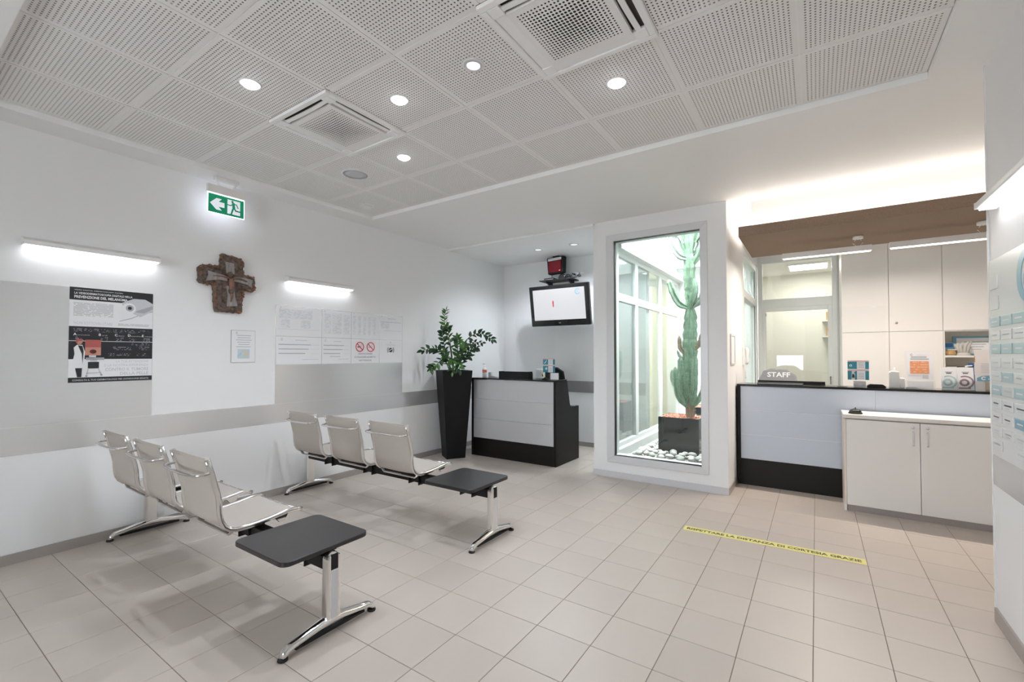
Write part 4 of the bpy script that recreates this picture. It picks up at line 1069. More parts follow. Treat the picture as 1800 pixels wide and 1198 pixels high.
# eight sheets on the second silver panel
col_y = [2.520, 3.045, 3.435, 3.86, 4.246]
names = [['top left typed notice sheet on the silver panel', 'second top typed notice sheet on the silver panel', 'third top table sheet on the silver panel', 'top right typed notice sheet on the silver panel'],
         ['bottom left notice sheet with three text bands on the silver panel', 'bottom notice sheet with centred stamp line on the silver panel', 'no smoking sheet with two red prohibition circles', 'phone ringing notice sheet on the silver panel']]
for c in range(4):
    for r in range(2):
        z0, z1_ = ((1.652, 1.968), (1.352, 1.648))[r]
        w = col_y[c+1] - col_y[c] - .006
        t = planar('paper_notice', names[r][c], 'notice', (LW + .0035, col_y[c] + .003, z0), '+X', 'paper notices on the silver panel')
        h = z1_ - z0
        rect(t, 'sheet', 0, 0, w, h, 0, .001, M['paper'])
        if r == 0:
            if c == 0:
                rect(t, 'print_block', .03, h*.60, w*.78, h*.90, .001, .0014, M['sheet']); rect(t, 'print_block', .05, h*.28, w*.28, h*.56, .001, .0014, M['sheet']); rect(t, 'print_block', w*.52, h*.28, w*.74, h*.56, .001, .0014, M['sheet'])
                rect(t, 'rule', .02, h*.235, w*.95, h*.245, .001, .0014, M['inkl'])
            elif c == 1:
                rect(t, 'print_block', .03, h*.14, w*.30, h*.86, .001, .0014, M['sheet']); rect(t, 'print_block', w*.34, h*.14, w*.66, h*.90, .001, .0014, M['sheet']); rect(t, 'print_block', w*.72, h*.14, w*.95, h*.86, .001, .0014, M['sheet'])
            elif c == 2:
                for q in range(5): rect(t, 'print_block', w*(.05 + .18*q), h*.15, w*(.14 + .18*q), h*.88, .001, .0014, M['sheet'])
            else:
                rect(t, 'print_block', w*.06, h*.45, w*.42, h*.74, .001, .0014, M['sheet']); rect(t, 'rule', w*.04, h*.72, w*.95, h*.735, .001, .0014, M['inkg']); rect(t, 'rule', w*.2, h*.36, w*.97, h*.38, .001, .0014, M['inkl']); rect(t, 'rule', w*.34, h*.86, w*.7, h*.885, .001, .0014, M['inkl'])
            ring(t, 'logo', w*.09, h*.955, .005, .009, .001, .0014, M['inkg'], 30, 330, 14)
        elif c < 2:
            ring(t, 'logo', w*.12, h*.90, .007, .012, .001, .0014, M['inkg'], 30, 330, 14)
            rect(t, 'print_line', w*.4, h*.87, w*.66, h*.885, .001, .0014, M['inkg'])
            for q, v in enumerate((.70, .54, .38)):
                rect(t, 'print_line', w*.05, h*v, w*(.75, .7, .62)[q], h*(v + .03), .001, .0014, M['inkg']); rect(t, 'print_line', w*.75, h*(v + .005), w*.95, h*(v + .015), .001, .0014, M['inkl'])
            rect(t, 'print_line', w*.55, h*.17, w*.93, h*.18, .001, .0014, M['inkg'])
            if c == 1: rect(t, 'print_line', w*.26, h*.26, w*.62, h*.30, .001, .0014, M['inkl'])
        elif c == 2:
            for q, cx in enumerate((.30, .66)):
                cx = w*(.29 if q == 0 else .68); cy = h*.68
                ring(t, 'prohibition_ring', cx, cy, .050, .062, .0018, .0028, M['red'], seg=32)
                stroke(t, 'prohibition_bar', [(cx - .038, cy + .038), (cx + .038, cy - .038)], .012, .0022, .003, M['red'])
                rect(t, 'cigarette', cx - .035, cy - .008, cx + .015, cy + .004, .001, .0018, M['ink'] if q == 0 else M['inkg'])
                stroke(t, 'smoke', [(cx + .02, cy + .006), (cx + .015, cy + .02), (cx + .028, cy + .035)], .004, .001, .0018, M['inkg'])
            for q, (s, wd) in enumerate((('VIETATO FUMARE', .50), ('E UTILIZZARE SIGARETTE', .74), ('ELETTRONICHE', .44))):
                text(t, s, w*.49, h*(.36 - .135*q), .001, .026, M['ink'], 'CENTER', width=w*wd)
        else:
            ring(t, 'logo', w*.48, h*.90, .007, .012, .001, .0014, M['inkg'], 30, 330, 14)
            text(t, 'CON SMARTPHONE', w*.48, h*.77, .001, .014, M['inkg'], 'CENTER', width=w*.42)
            disc(t, 'phone_mark', w*.48, h*.56, .030, .001, .0016, M['ink'])
            stroke(t, 'phone_mark', [(w*.48 - .02, h*.56 - .006), (w*.48 + .018, h*.56 + .012)], .010, .0016, .002, M['paper'])
            for s_, e in ((-1, 180), (1, 0)):
                for rr in (.044, .056): ring(t, 'wave_mark', w*.48, h*.56, rr - .003, rr + .003, .001, .0016, M['ink'], e - 38, e + 38, 12)

# right wall directory board
t = planar('directory_board', 'white directory board with logo and name plates on the right partition', 'sign', (RW - .0005, 3.525, .912), '-X')
BW, BH = 1.45, 1.05
rect(t, 'backing', 0, 0, BW, BH, 0, .008, mat('board_white', (.78, .80, .80), .22), bevel=.001)
ring(t, 'logo', .54, .905, .07, .125, .008, .010, M['tealb'], 70, 320, 36, taper=True)
ring(t, 'logo', .545, .885, .030, .052, .008, .010, M['tealb'], 0, 360, 28)
pm = mat('plate_white', (.80, .82, .82), .2)
rng = random.Random(5)
teals = {(1, 2): 'tealp', (0, 2): 'tealp', (2, 2): 'tealp', (1, 4): 'tealp', (0, 5): 'tealp', (2, 5): 'tealp', (2, 7): 'tealb', (2, 0): 'tealp', (0, 0): 'tealp', (1, 0): 'tealp', (3, 2): 'tealp', (4, 5): 'tealb', (5, 1): 'tealp', (4, 7): 'tealp'}
for r in range(10):
    for c in range(6):
        x0 = .020 + c*.170; y0 = .690 - r*.072
        if (c, r) in ((1, 9), (4, 8)): continue
        pl = rect(t, 'name_plate', x0, y0, x0 + .150, y0 + .050, .008, .0125, M[teals[(c, r)]] if (c, r) in teals else pm, bevel=.001)
        rect(pl, 'name_line', x0 + .03, y0 + .022, x0 + rng.uniform(.10, .13), y0 + .029, .0125, .013, M['inkw'] if (c, r) in teals else (M['ink'] if r in (6, 7) else M['inkg']))
        if r in (6, 7, 8): rect(pl, 'name_line', x0 + .045, y0 + .010, x0 + .10, y0 + .014, .0125, .013, M['inkg'])
for k in range(2):
    pl = rect(t, 'name_plate', .02, .78 + k*.11, .15, .85 + k*.11, .008, .0125, pm, bevel=.001)

# ================================================================ RECEPTION
t = thing('reception_desk', 'long reception desk with blue grey front panels and black counter', 'desk', (.6, 5.9, 0))
RX0, RY = -.754, 5.705
MB().box(RX0, RY, 0, RX0 + .035, 6.45, 1.104).build('side_panel', M['blacklam'], t, world=True, bevel=.002, bseg=1)
box(RX0, RY - .012, 1.104, 2.9, 6.02, 1.126).build('counter_top', M['blackgloss'], t, world=True, bevel=.002, bseg=1)
for k in range(3):
    z0 = .290 + k*.2713
    for x0, x1 in ((RX0 + .036, .475), (.478, 1.7), (1.703, 2.9)):
        box(x0, RY + .004, z0 + .0015, x1, RY + .024, z0 + .2698).build('front_panel', M['bluepanel'], t, world=True, bevel=.002, bseg=1)
    if k: box(RX0 + .036, RY + .006, z0 - .002, 2.9, RY + .0235, z0 + .002).build('joint_strip', M['inkw'], t, world=True)
box(RX0 + .036, RY + .004, 0, 2.9, RY + .024, .288).build('kick_panel', M['blacklam'], t, world=True)
box(RX0 + .036, RY + .03, .70, 2.9, 6.45, .73).build('work_surface', M['whitelam'], t, world=True)

def handle(parent, x, y, z0, z1):
    h = MB().tube([(x, y, z0), (x, y - .028, z0), (x, y - .028, z1), (x, y, z1)], .0055, 8).build('handle', M['alu'], parent, world=True)
def lock(parent, x, y, z, r=.011):
    mb = MB(); mb.M = Matrix.Translation((x, y, z)) @ Matrix.Rotation(R(90), 4, 'X')
    mb.lathe([(r, 0), (r, .006), (r*.7, .008), (r*.3, .008)], 16); k = mb.build('lock', M['chrome'], parent, world=True); return k
t = thing('low_cabinet', 'low white two-door cabinet in front of the reception desk', 'cabinet', (.8, 5.48, 0))
LX0, LX1, LY = .206, 1.55, 5.285
MB().box(LX0, LY + .002, .055, LX0 + .018, 5.69, .856).box(LX1 - .018, LY + .002, .055, LX1, 5.69, .856).box(LX0 + .018, 5.675, .055, LX1 - .018, 5.69, .856).box(LX0 + .018, LY + .03, .055, LX1 - .018, 5.675, .075).build('carcass', M['cream'], t, world=True)
box(LX0, LY + .002, 0, LX0 + .018, 5.69, .055).build('side_foot', M['whitelam'], t, world=True)
box(LX0 - .004, LY - .008, .862, LX1, 5.692, .897).build('top_board', M['whitelam2'], t, world=True, bevel=.003, bseg=1)
box(LX0, LY + .004, .856, LX1, 5.69, .862).build('shadow_gap', M['plinth'], t, world=True)
box(LX0 + .02, LY + .012, 0, LX1, LY + .028, .056).build('plinth', M['plinth'], t, world=True)
for x0, x1, hx in ((LX0 + .020, .7445, .700), (.7485, 1.29, .795)):
    d = box(x0, LY - .001, .058, x1, LY + .018, .852).build('door', M['whitelam'], t, world=True, bevel=.0015, bseg=1)
    handle(d, hx, LY, .655, .775); lock(d, hx + (.0 if hx < .75 else .002), LY - .001, .812)
box(1.294, LY - .001, .058, LX1 - .002, LY + .018, .852).build('door', M['whitelam'], t, world=True, bevel=.0015, bseg=1)

t = thing('desk_bell', 'black call bell on the corner of the low white cabinet', 'bell', (.302, 5.385, .897))
MB().lathe([(.054, 0), (.056, .006), (.052, .012)], 28).build('base', M['black'], t)
MB().lathe([(.050, .012), (.047, .024), (.036, .036), (.018, .044), (.006, .046)], 28).build('dome', M['blackgloss'], t)
MB().lathe([(.004, .046), (.004, .060), (.007, .062), (.007, .068), (.003, .070)], 12).build('plunger', M['chrome'], t)

# counter things
t = thing('computer_monitor', 'black monitor top edge rising behind the reception counter', 'monitor', (-.25, 6.12, .73))
box(-.33, -.02, .10, .33, .02, .425).build('casing', M['black'], t, bevel=.006)
box(-.03, .02, 0, .03, .05, .2).build('neck', M['black'], t); box(-.13, -.06, 0, .13, .12, .012).build('base', M['black'], t, bevel=.004)
t = thing('keyboard_tray', 'flat black folder lying on the left end of the reception counter', 'folder', (-.30, 5.82, 1.126))
box(-.255, -.06, 0, .18, .07, .018).build('cover', M['black'], t, bevel=.003); box(-.25, -.062, .005, .175, -.05, .013).build('pages', M['greyplastic'], t)
t = thing('card_terminal', 'black card terminal lying on the reception counter', 'card reader', (.495, 5.775, 1.126))
MB().prism([(-.075, 0), (.07, 0), (.075, .012), (.05, .034), (-.05, .036), (-.075, .02)], -.035, .035, 'y').build('body', M['black'], t, bevel=.006)
box(-.03, -.028, .0345, .03, .02, .0372).build('keypad', M['greyplastic'], t)
t = thing('soap_dispenser', 'white plastic dispenser box standing on the reception counter', 'dispenser', (.645, 5.86, 1.126))
MB().prism([(-.045, 0), (.035, 0), (.035, .14), (.03, .165), (-.03, .168), (-.045, .15)], -.04, .04, 'y').build('body', M['paperw'], t, bevel=.008)
box(.036, -.03, .0, .075, .03, .10).build('cup', M['paperw'], t, bevel=.008); MB().lathe([(.008, .168), (.008, .195), (.004, .20)], 10).build('spout', M['paperw'], t)
flyer(.268, 5.836, 1.198, .175, .198, 'teal and white notice stuck on the reception counter screen', 1)
t = thing('acrylic_screen', 'clear acrylic screen standing on the reception counter', 'screen', (.24, 5.84, 1.126))
box(-.10, 5.838, 1.126, .58, 5.843, 1.95).build('sheet', M['plexi'], t, world=True)
for x in (0, .22): box(x - .04, 5.79, 1.126, x + .04, 5.89, 1.130).build('foot', M['plexi'], t, world=True)
t = thing('price_tag', 'small grey card under the teal notice on the reception counter', 'card', (.36, 5.735, 1.126))
MB().prism([(-.05, 0), (.05, 0), (.05, .062), (-.05, .066)], .0, .002, 'y').build('card', M['greyplastic'], t); box(-.05, .002, 0, .05, .04, .002).build('card_foot', M['greyplastic'], t)

t = thing('sign_holder', 'clear acrylic holder with orange printed sheet on the reception counter', 'sign holder', (.835, 5.86, 1.126), (R(83), 0, 0))
rect(t, 'backplate', -.11, .002, .11, .372, -.004, -.001, M['plexi'])
rect(t, 'sheet', -.098, .085, .098, .362, -.001, .0, M['paper'])
poly(t, 'orange_block', [(-.070, .150), (-.065, .145), (.065, .145), (.070, .150), (.070, .262), (.065, .268), (-.065, .268), (-.070, .262)], .0, .0006, M['prno'])
ring(t, 'logo', -.055, .330, .006, .011, 0, .0006, M['inkg'], 30, 330, 14)
rect(t, 'rule', -.02, .328, .09, .3295, 0, .0006, M['inkl'])
for y, a, b in ((.303, -.06, .055), (.284, -.065, .07)): rect(t, 'print_line', a, y, b, y + .010, 0, .0006, M['inkg'])
for y, a, b in ((.128, -.09, .03), (.122, -.09, .01)): rect(t, 'print_line', a, y, b, y + .002, 0, .0006, M['inkl'])
rect(t, 'grey_square', .02, .098, .062, .135, 0, .0006, M['inkl'])
rect(t, 'front_pocket', -.11, .002, .11, .075, .012, .015, M['plexi']); rect(t, 'white_strip', -.095, .004, .095, .07, .002, .006, M['paper'])
t = thing('business_card', 'small grey cards lying in front of the orange sign holder', 'card', (.77, 5.76, 1.126))
MB().prism([(-.06, 0), (.06, 0), (.02, .018), (-.055, .018)], -.025, .025, 'y').build('card_stack', M['greyplastic'], t)
def brochure(x, m, label, y=5.82, rz=0):
    t = thing('brochure', label, 'brochure', (x, y, 1.126), (R(80), 0, R(rz)), 'brochures on the reception counter')
    rect(t, 'cover', -.055, .002, .055, .212, 0, .006, M['paper'])
    rect(t, 'print_line', -.025, .165, .025, .171, .006, .0066, M['inkg']); rect(t, 'print_line', -.018, .153, .018, .160, .006, .0066, M['ink'])
    ring(t, 'swirl', -.005, .075, .048, .060, .006, .0066, m, -70, 120, 24)
    ring(t, 'swirl', -.010, .070, .018, .034, .006, .0066, m, seg=24); rect(t, 'swirl', -.05, .012, .03, .024, .006, .0066, m)
    rect(t, 'holder', -.058, 0, .058, .11, .010, .012, M['plexi'])
    return t
brochure(1.035, M['tealp'], 'white brochure with grey green swirl on the reception counter')
brochure(1.148, mat('mauve_ink', (.36, .22, .26), .4), 'white brochure with mauve swirl on the reception counter')
t = thing('counter_pen', 'dark pen lying across the top of the mauve brochure', 'pen', (1.15, 5.86, 1.340)); MB().tube([(-.055, 0, 0), (.055, 0, .006)], [.004, .005], 8).build('barrel', M['black'], t); MB().tube([(.0, .0, .004), (.05, .0, .012)], .0055, 8).build('clip', M['paperw'], t)
t = thing('leaflet_holder', 'clear holder with pink info sheet and teal logo band beside the partition', 'sign holder', (1.325, 5.86, 1.126), (R(84), 0, 0))
rect(t, 'backplate', -.115, .002, .115, .38, -.004, -.001, M['plexi']); rect(t, 'sheet', -.105, .080, .105, .375, -.001, 0, mat('pinkish_paper', (.80, .74, .72), .5))
poly(t, 'teal_band', [(-.095, .085), (.10, .085), (.10, .135), (.02, .142), (-.06, .135), (-.095, .115)], 0, .0006, M['tealb']); ring(t, 'logo', -.05, .112, .008, .017, .0006, .0012, M['inkw'], 30, 330, 18); disc(t, 'logo', -.018, .105, .004, .0006, .0012, M['inkw'])
rect(t, 'orange_edge', -.105, .26, -.100, .32, 0, .0006, M['orange'])
for k in range(6): rect(t, 'print_line', -.065, .245 - k*.016, .06 - .01*(k % 3), .250 - k*.016, 0, .0006, M['inkl'])
rect(t, 'front_pocket', -.115, .002, .115, .07, .012, .015, M['plexi'])
t = thing('blue_leaflet', 'narrow blue leaflet standing behind the mauve brochure', 'leaflet', (1.205, 5.90, 1.126), (R(82), 0, 0)); rect(t, 'card', -.02, .002, .02, .25, 0, .003, M['blue']); rect(t, 'print_line', -.012, .08, .012, .086, .003, .0036, M['inkw']); rect(t, 'print_line', -.012, .2, .012, .21, .003, .0036, M['teal'])

# chair with jacket
t = thing('staff_chair', 'office chair with a grey staff jacket behind the reception counter', 'chair', (-.42, 6.95, 0))
MB().prism([(-.20, .62), (.20, .62), (.21, 1.0), (.17, 1.20), (.08, 1.25), (-.10, 1.25), (-.18, 1.20), (-.21, 1.0)], -.03, .03, 'y').build('backrest', M['black'], t, bevel=.015)
jk = MB().prism([(-.25, .72), (.24, .70), (.245, 1.02), (.20, 1.19), (.10, 1.268), (-.08, 1.275), (-.17, 1.25), (-.235, 1.10)], -.055, -.032, 'y').build('jacket', M['jacket'], t, bevel=.01)
text(t, 'STAFF', -.125, -.0558, 1.165, .088, M['inkw'], bold=.02, width=.26, name='jacket_lettering').rotation_euler = (R(90), 0, R(0))
box(-.23, -.46, .45, .23, -.03, .52).build('seat', M['black'], t, bevel=.02); MB().tube([(0, .0, .49), (0, .05, .6), (0, .03, .8)], .02, 8).build('back_post', M['black'], t); MB().lathe([(.03, .1), (.03, .45)], 12, cy=-.22).build('gas_lift', M['black'], t)
for k in range(5):
    a = 2*math.pi*k/5
    MB().tube([(0, -.22, .1), (.26*math.cos(a), -.22 + .26*math.sin(a), .03)], .018, 8).build('leg', M['black'], t)

# tall cabinets at the back
KY, KX, KZ = 7.385, [.286, .767, 1.267, 1.775], 2.955
labs = ['tall white cabinet next to the glazed door behind the reception', 'middle tall white cabinet with a door lock behind the reception', 'tall white cabinet with an open shelf niche next to the partition']
for i in range(3):
    x0, x1 = KX[i], KX[i+1]
    t = thing('tall_cabinet', labs[i], 'cabinet', ((x0 + x1)/2, 7.75, 0), group='tall cabinets behind the reception')
    niche = i == 2
    c = MB().box(x0 + .001, KY + .02, 0, x0 + .018, 8.19, KZ).box(x1 - .018, KY + .02, 0, x1 - .001, 8.19, KZ).box(x0 + .018, 8.17, 0, x1 - .018, 8.19, KZ).box(x0 + .018, KY + .02, 1.735, x1 - .018, 8.17, 1.755).box(x0 + .018, KY + .02, KZ - .02, x1 - .018, 8.17, KZ).box(x0 + .018, KY + .02, .95, x1 - .018, 8.17, .97)
    c.build('carcass', M['whitelam'], t, world=True)
    d = box(x0 + .002, KY, 1.748, x1 - .002, KY + .019, KZ - .002).build('door', M['whitelam2'], t, world=True, bevel=.0015, bseg=1)
    if i == 1: lock(d, x0 + .072, KY, 1.855, .016)
    if niche:
        box(x0 + .018, KY + .01, 1.425, x1 - .018, 7.72, 1.448).build('shelf', M['whitelam2'], t, world=True)
        box(x0 + .018, 7.72, .97, x1 - .018, 7.735, 1.735).build('niche_back', M['cream'], t, world=True)
        box(x0 + .002, KY, .08, x1 - .002, KY + .019, .960).build('door', M['whitelam2'], t, world=True, bevel=.0015, bseg=1)
    else:
        box(x0 + .002, KY, .08, x1 - .002, KY + .019, 1.743).build('door', M['whitelam2'], t, world=True, bevel=.0015, bseg=1)
    box(x0 + .002, KY + .01, 0, x1 - .002, KY + .02, .078).build('plinth', M['plinth'], t, world=True)
struct('wall_cabinet_end', box(1.776, KY, 0, 3.0, 8.2, KZ), M['whitelam2'], 'white closing panel beyond the tall cabinets')
# niche contents
t = thing('teal_frame', 'teal framed certificate leaning in the cabinet niche', 'picture frame', (1.56, 7.66, 1.448), (R(84), 0, 0))
rect(t, 'frame', -.16, .0, .20, .235, -.01, .006, M['tealb'], bevel=.002); rect(t, 'certificate', -.125, .02, .18, .212, .006, .008, M['paper'])
for k in range(4): rect(t, 'print_line', -.06, .16 - k*.03, .15 - .02*k, .168 - k*.03, .008, .0086, M['inkg'])
t = thing('blue_card_box', 'small blue postcard box in the cabinet niche', 'box', (1.33, 7.60, 1.448)); box(-.035, -.02, 0, .055, .02, .155).build('carton', M['tealb'], t, bevel=.002); box(-.035, -.0215, .10, .055, -.02, .15).build('printed_band', M['blue'], t)
t = thing('shell_ornament', 'ochre stone ornament in the cabinet niche', 'ornament', (1.345, 7.50, 1.448)); MB().lathe([(.045, 0), (.06, .02), (.05, .05), (.02, .07), (.004, .072)], 10).build('stone', M['wood'], t, bevel=0); box(-.03, -.03, .06, .06, .02, .075).build('pale_top', M['pebble'], t, bevel=.006)
t = thing('white_coral', 'white coral ornament in the cabinet niche', 'ornament', (1.46, 7.50, 1.448))
rng = random.Random(2)
MB().lathe([(.06, 0), (.07, .012), (.05, .03), (.02, .04)], 12).build('coral_base', M['pebble'], t)
for k in range(9):
    a = k*.7
    MB().tube([(.03*math.cos(a), .02*math.sin(a), .02), (.06*math.cos(a), .03*math.sin(a), .06 + .008*k), (.075*math.cos(a + .4), .035*math.sin(a + .4), .10 + .009*k)], [.022, .018, .008], 7).build('branch', M['pebble'], t)
t = thing('glass_bowl', 'small clear glass bowl at the right end of the niche shelf', 'bowl', (1.60, 7.47, 1.448)); MB().lathe([(.03, 0), (.05, .03), (.055, .06), (.052, .06), (.047, .03), (.02, .006)], 20).build('bowl', M['glass2'], t)
t = thing('box_file', 'pale box file lying in the lower cabinet niche', 'box file', (1.45, 7.56, .97)); MB().box(-.15, -.14, 0, .17, .12, .25).build('stack', M['greyplastic'], t); box(-.155, -.145, .25, .175, .125, .34).build('lid', M['paper'], t, bevel=.004)

# intercom and frame on the patio side wall
t = thing('wall_intercom', 'white wall intercom handset beside the reception window', 'intercom', (CX1, 6.36, 1.30))
box(0, -.05, .02, .022, .06, .26).build('base', M['paperw'], t, bevel=.006)
MB().tube([(.035, .02, .04), (.05, .02, .07), (.045, .02, .14), (.05, .02, .21), (.035, .02, .245)], [.018, .02, .014, .02, .018], 10).build('handset', M['paperw'], t)
MB().tube([(.02, .04, .02), (.035, .05, -.08), (.03, .03, -.14), (.025, .0, -.08), (.02, -.02, .02)], .004, 6).build('cord', M['paperw'], t)
t = thing('wall_panel', 'thin white framed panel on the side of the window block', 'wall panel', (CX1, 5.49, 1.345))
for a in ((-.15, 0, .15, .02), (-.15, .315, .15, .335), (-.15, .02, -.13, .315), (.13, .02, .15, .315)): box(0, a[0], a[1], .012, a[2], a[3]).build('frame_bar', M['alu'], t)
box(0, -.13, .02, .005, .13, .315).build('panel', M['paper'], t)

# canopy with cove light
t = thing('reception_canopy', 'brown suspended canopy above the reception with light on top', 'canopy', (.9, 5.83, 2.686))
KX0, KX1, KY0, KY1, KZ0, KZ1 = -.661, 2.998, 5.227, 6.435, 2.686, 2.790
box(KX0, KY0, KZ0, KX1, KY1, KZ1 - .03).build('soffit_board', M['brown'], t, world=True)
box(KX0, KY0, KZ1 - .03, KX1, KY0 + .018, KZ1).build('front_lip', M['brown'], t, world=True)
box(KX0, KY0 + .018, KZ1 - .03, KX0 + .018, KY1, KZ1).build('end_lip', M['brown'], t, world=True)
struct('trim_1', box(KX0 + .108, KY0 + .108, KZ1 - .03, KX1, KY1 - .1, CZ), M['ceil'], 'white ceiling box carrying the brown canopy')
for nm, x0, y0, x1, y1 in (('led_strip', KX0 + .05, KY0 + .045, KX1 - .05, KY0 + .075), ('led_strip', KX0 + .045, KY0 + .10, KX0 + .075, KY1 - .1)):
    box(x0, y0, KZ1 - .03, x1, y1, KZ1 - .018).build(nm, M['ledw'], t, world=True)
    lp = wm(t).inverted() @ Vector(((x0 + x1)/2, (y0 + y1)/2, KZ1 - .012))
    light('cove_light', 'AREA', t, lp, P_COVE*((x1 - x0) + (y1 - y0))/4.5, C_WARM, rot=(math.pi, 0, 0), size=(x1 - x0), size_y=(y1 - y0))
def pendant(x0, x1, mx, label):
    t = thing('linear_pendant', label, 'pendant light', ((x0 + x1)/2, 5.886, 2.520), group='linear pendants under the canopy')
    L = (x1 - x0)/2
    MB().box(-L, -.022, .006, L, .022, .065).build('profile', M['paperw'], t, bevel=.002, bseg=1)
    box(-L + .01, -.017, -.002, L - .01, .017, .006).build('diffuser', M['ledw'], t)
    m = mx - (x0 + x1)/2
    MB().lathe([(.045, .138), (.045, .166), (.02, .166)], 20, cx=m).build('ceiling_cup', M['paperw'], t)
    for s in (-1, 1): MB().tube([(m + s*.008, 0, .138), (m + s*.045, 0, .100), (m + s*.015, 0, .065)], .0035, 6).build('cord', M['chrome'], t)
    light('pendant_light', 'AREA', t, (0, 0, -.006), P_PEND, C_WARM, size=2*L - .04, size_y=.03)
pendant(-.304, .485, .374, 'white linear pendant under the left end of the brown canopy')
pendant(.624, 1.52, 1.297, 'white linear pendant under the canopy running to the partition')

# floor tape
ang = math.atan2(4.040 - 3.996, .270 + .940)
t = thing('floor_tape', 'yellow courtesy distance tape with black lettering on the floor', 'tape', (-.938, 3.945, .0), (0, 0, ang))
rect(t, 'strip', 0, 0, 1.215, .098, .0003, .0012, M['yellow'])
text(t, 'RISPETTARE LA DISTANZA DI CORTESIA GRAZIE', .022, .028, .0014, .058, M['ink'], bold=.028, width=1.165)

# ================================================================ PATIO THINGS
def planter_cube(x, y, w, d, h, label):
    t = thing('planter_box', label, 'planter', (x, y, .19), group='dark planter cubes in the patio')
    MB().box(-w/2, -d/2, 0, w/2, -d/2 + .02, h).box(-w/2, d/2 - .02, 0, w/2, d/2, h).box(-w/2, -d/2 + .02, 0, -w/2 + .02, d/2 - .02, h).box(w/2 - .02, -d/2 + .02, 0, w/2, d/2 - .02, h).build('shell', M['potgloss'], t)
    box(-w/2 + .02, -d/2 + .02, .05, w/2 - .02, d/2 - .02, h - .008).build('gravel_top', M['gravel'], t)
    mb = MB(); r = random.Random(int(x*100))
    for k in range(120):
        mb.M = Matrix.Translation((r.uniform(-w/2 + .03, w/2 - .03), r.uniform(-d/2 + .03, d/2 - .03), h - .006)) @ Euler((r.random()*3, r.random()*3, r.random()*3)).to_matrix().to_4x4()
        s = r.uniform(.006, .012); mb.box(-s, -s, -s, s, s, s)
    g = mb.build('gravel_chips', M['gravel'], t); g['kind'] = 'stuff'
    return t
planter_cube(-1.425, 6.02, .485, .46, .485, 'large glossy dark grey planter cube behind the tall window')
planter_cube(-1.30, 7.35, .50, .46, .485, 'second dark planter cube at the back of the patio')

def star(r0, r1, n, k=4):
    out = []
    for i in range(n):
        for j in range(k):
            a = 2*math.pi*(i + j/k)/n; w = (math.cos(2*math.pi*j/k) + 1)/2
            out.append(((r0 + (r1 - r0)*w**1.6)*math.cos(a), (r0 + (r1 - r0)*w**1.6)*math.sin(a)))
    return out
def cactus_arm(parent, name, path, rad, m, ribs=5, root=False):
    """path smoothed; radius list per control point"""
    P = [Vector(p) for p in path]; C, RR = [], []
    for i in range(len(P)-1):
        p0 = P[max(0, i-1)]; p1 = P[i]; p2 = P[i+1]; p3 = P[min(len(P)-1, i+2)]
        L = max(3, int((p2 - p1).length/.035))
        for k in range(L):
            u = k/L
            C.append(.5*((2*p1) + (p2-p0)*u + (2*p0-5*p1+4*p2-p3)*u*u + (3*p1-p0-3*p2+p3)*u**3))
            RR.append((rad[i]*(1-u) + rad[i+1]*u)*(1 + .10*math.sin(len(C)*2.2)))
    C.append(P[-1]); RR.append(rad[-1]*.5)
    tip = (C[-1] - C[-2]).normalized(); C.append(C[-1] + tip*.012); RR.append(RR[-1]*.35)
    o = MB().tube(C, RR, sect=star(.46, 1.0, ribs), smooth=False).build(name, m, parent)
    sp = MB()
    for i in range(1, len(C)-1):
        t_ = (C[min(i+1, len(C)-1)] - C[i-1]).normalized()
        ax = t_.cross(Vector((.3, -1, .2))).normalized(); bx = t_.cross(ax)
        for k in range(ribs):
            a = 2*math.pi*k/ribs + random.uniform(-.3, .3)
            dv = ax*math.cos(a) + bx*math.sin(a); q = C[i] + dv*RR[i]*.93
            e = q + dv*.012 + t_*random.uniform(-.008, .008); s = .0045
            sp.add([tuple(q + t_*s), tuple(q - t_*s), tuple(q + dv.cross(t_)*s), tuple(e)], [(0, 1, 3), (1, 2, 3), (2, 0, 3), (0, 2, 1)])
    g = sp.build('spines', M['spine'], o); g['kind'] = 'stuff'
    return o
t = thing('cactus', 'tall branching green cactus in the large dark planter cube', 'cactus', (-1.318, 5.96, .67))
zb = .67
cactus_arm(t, 'trunk_base', [(0, 0, -.02), (.005, 0, .10), (.01, 0, .26)], [.055, .058, .062], M['bark'])
cactus_arm(t, 'trunk', [(.008, 0, .18), (.005, 0, .45), (.0, 0, .75), (.005, .0, 1.05), (.012, 0, 1.25), (.010, 0, 1.38)], [.070, .082, .092, .088, .078, .055], M['cactus'], 6)
cactus_arm(t, 'trunk', [(.010, 0, 1.34), (.012, 0, 1.55), (.004, 0, 1.75), (.006, 0, 1.95), (.0, 0, 2.12)], [.050, .070, .072, .074, .06], M['cactus'])
cactus_arm(t, 'trunk', [(.0, 0, 2.08), (-.005, 0, 2.25), (.0, 0, 2.45)], [.06, .095, .10], M['cactus'])
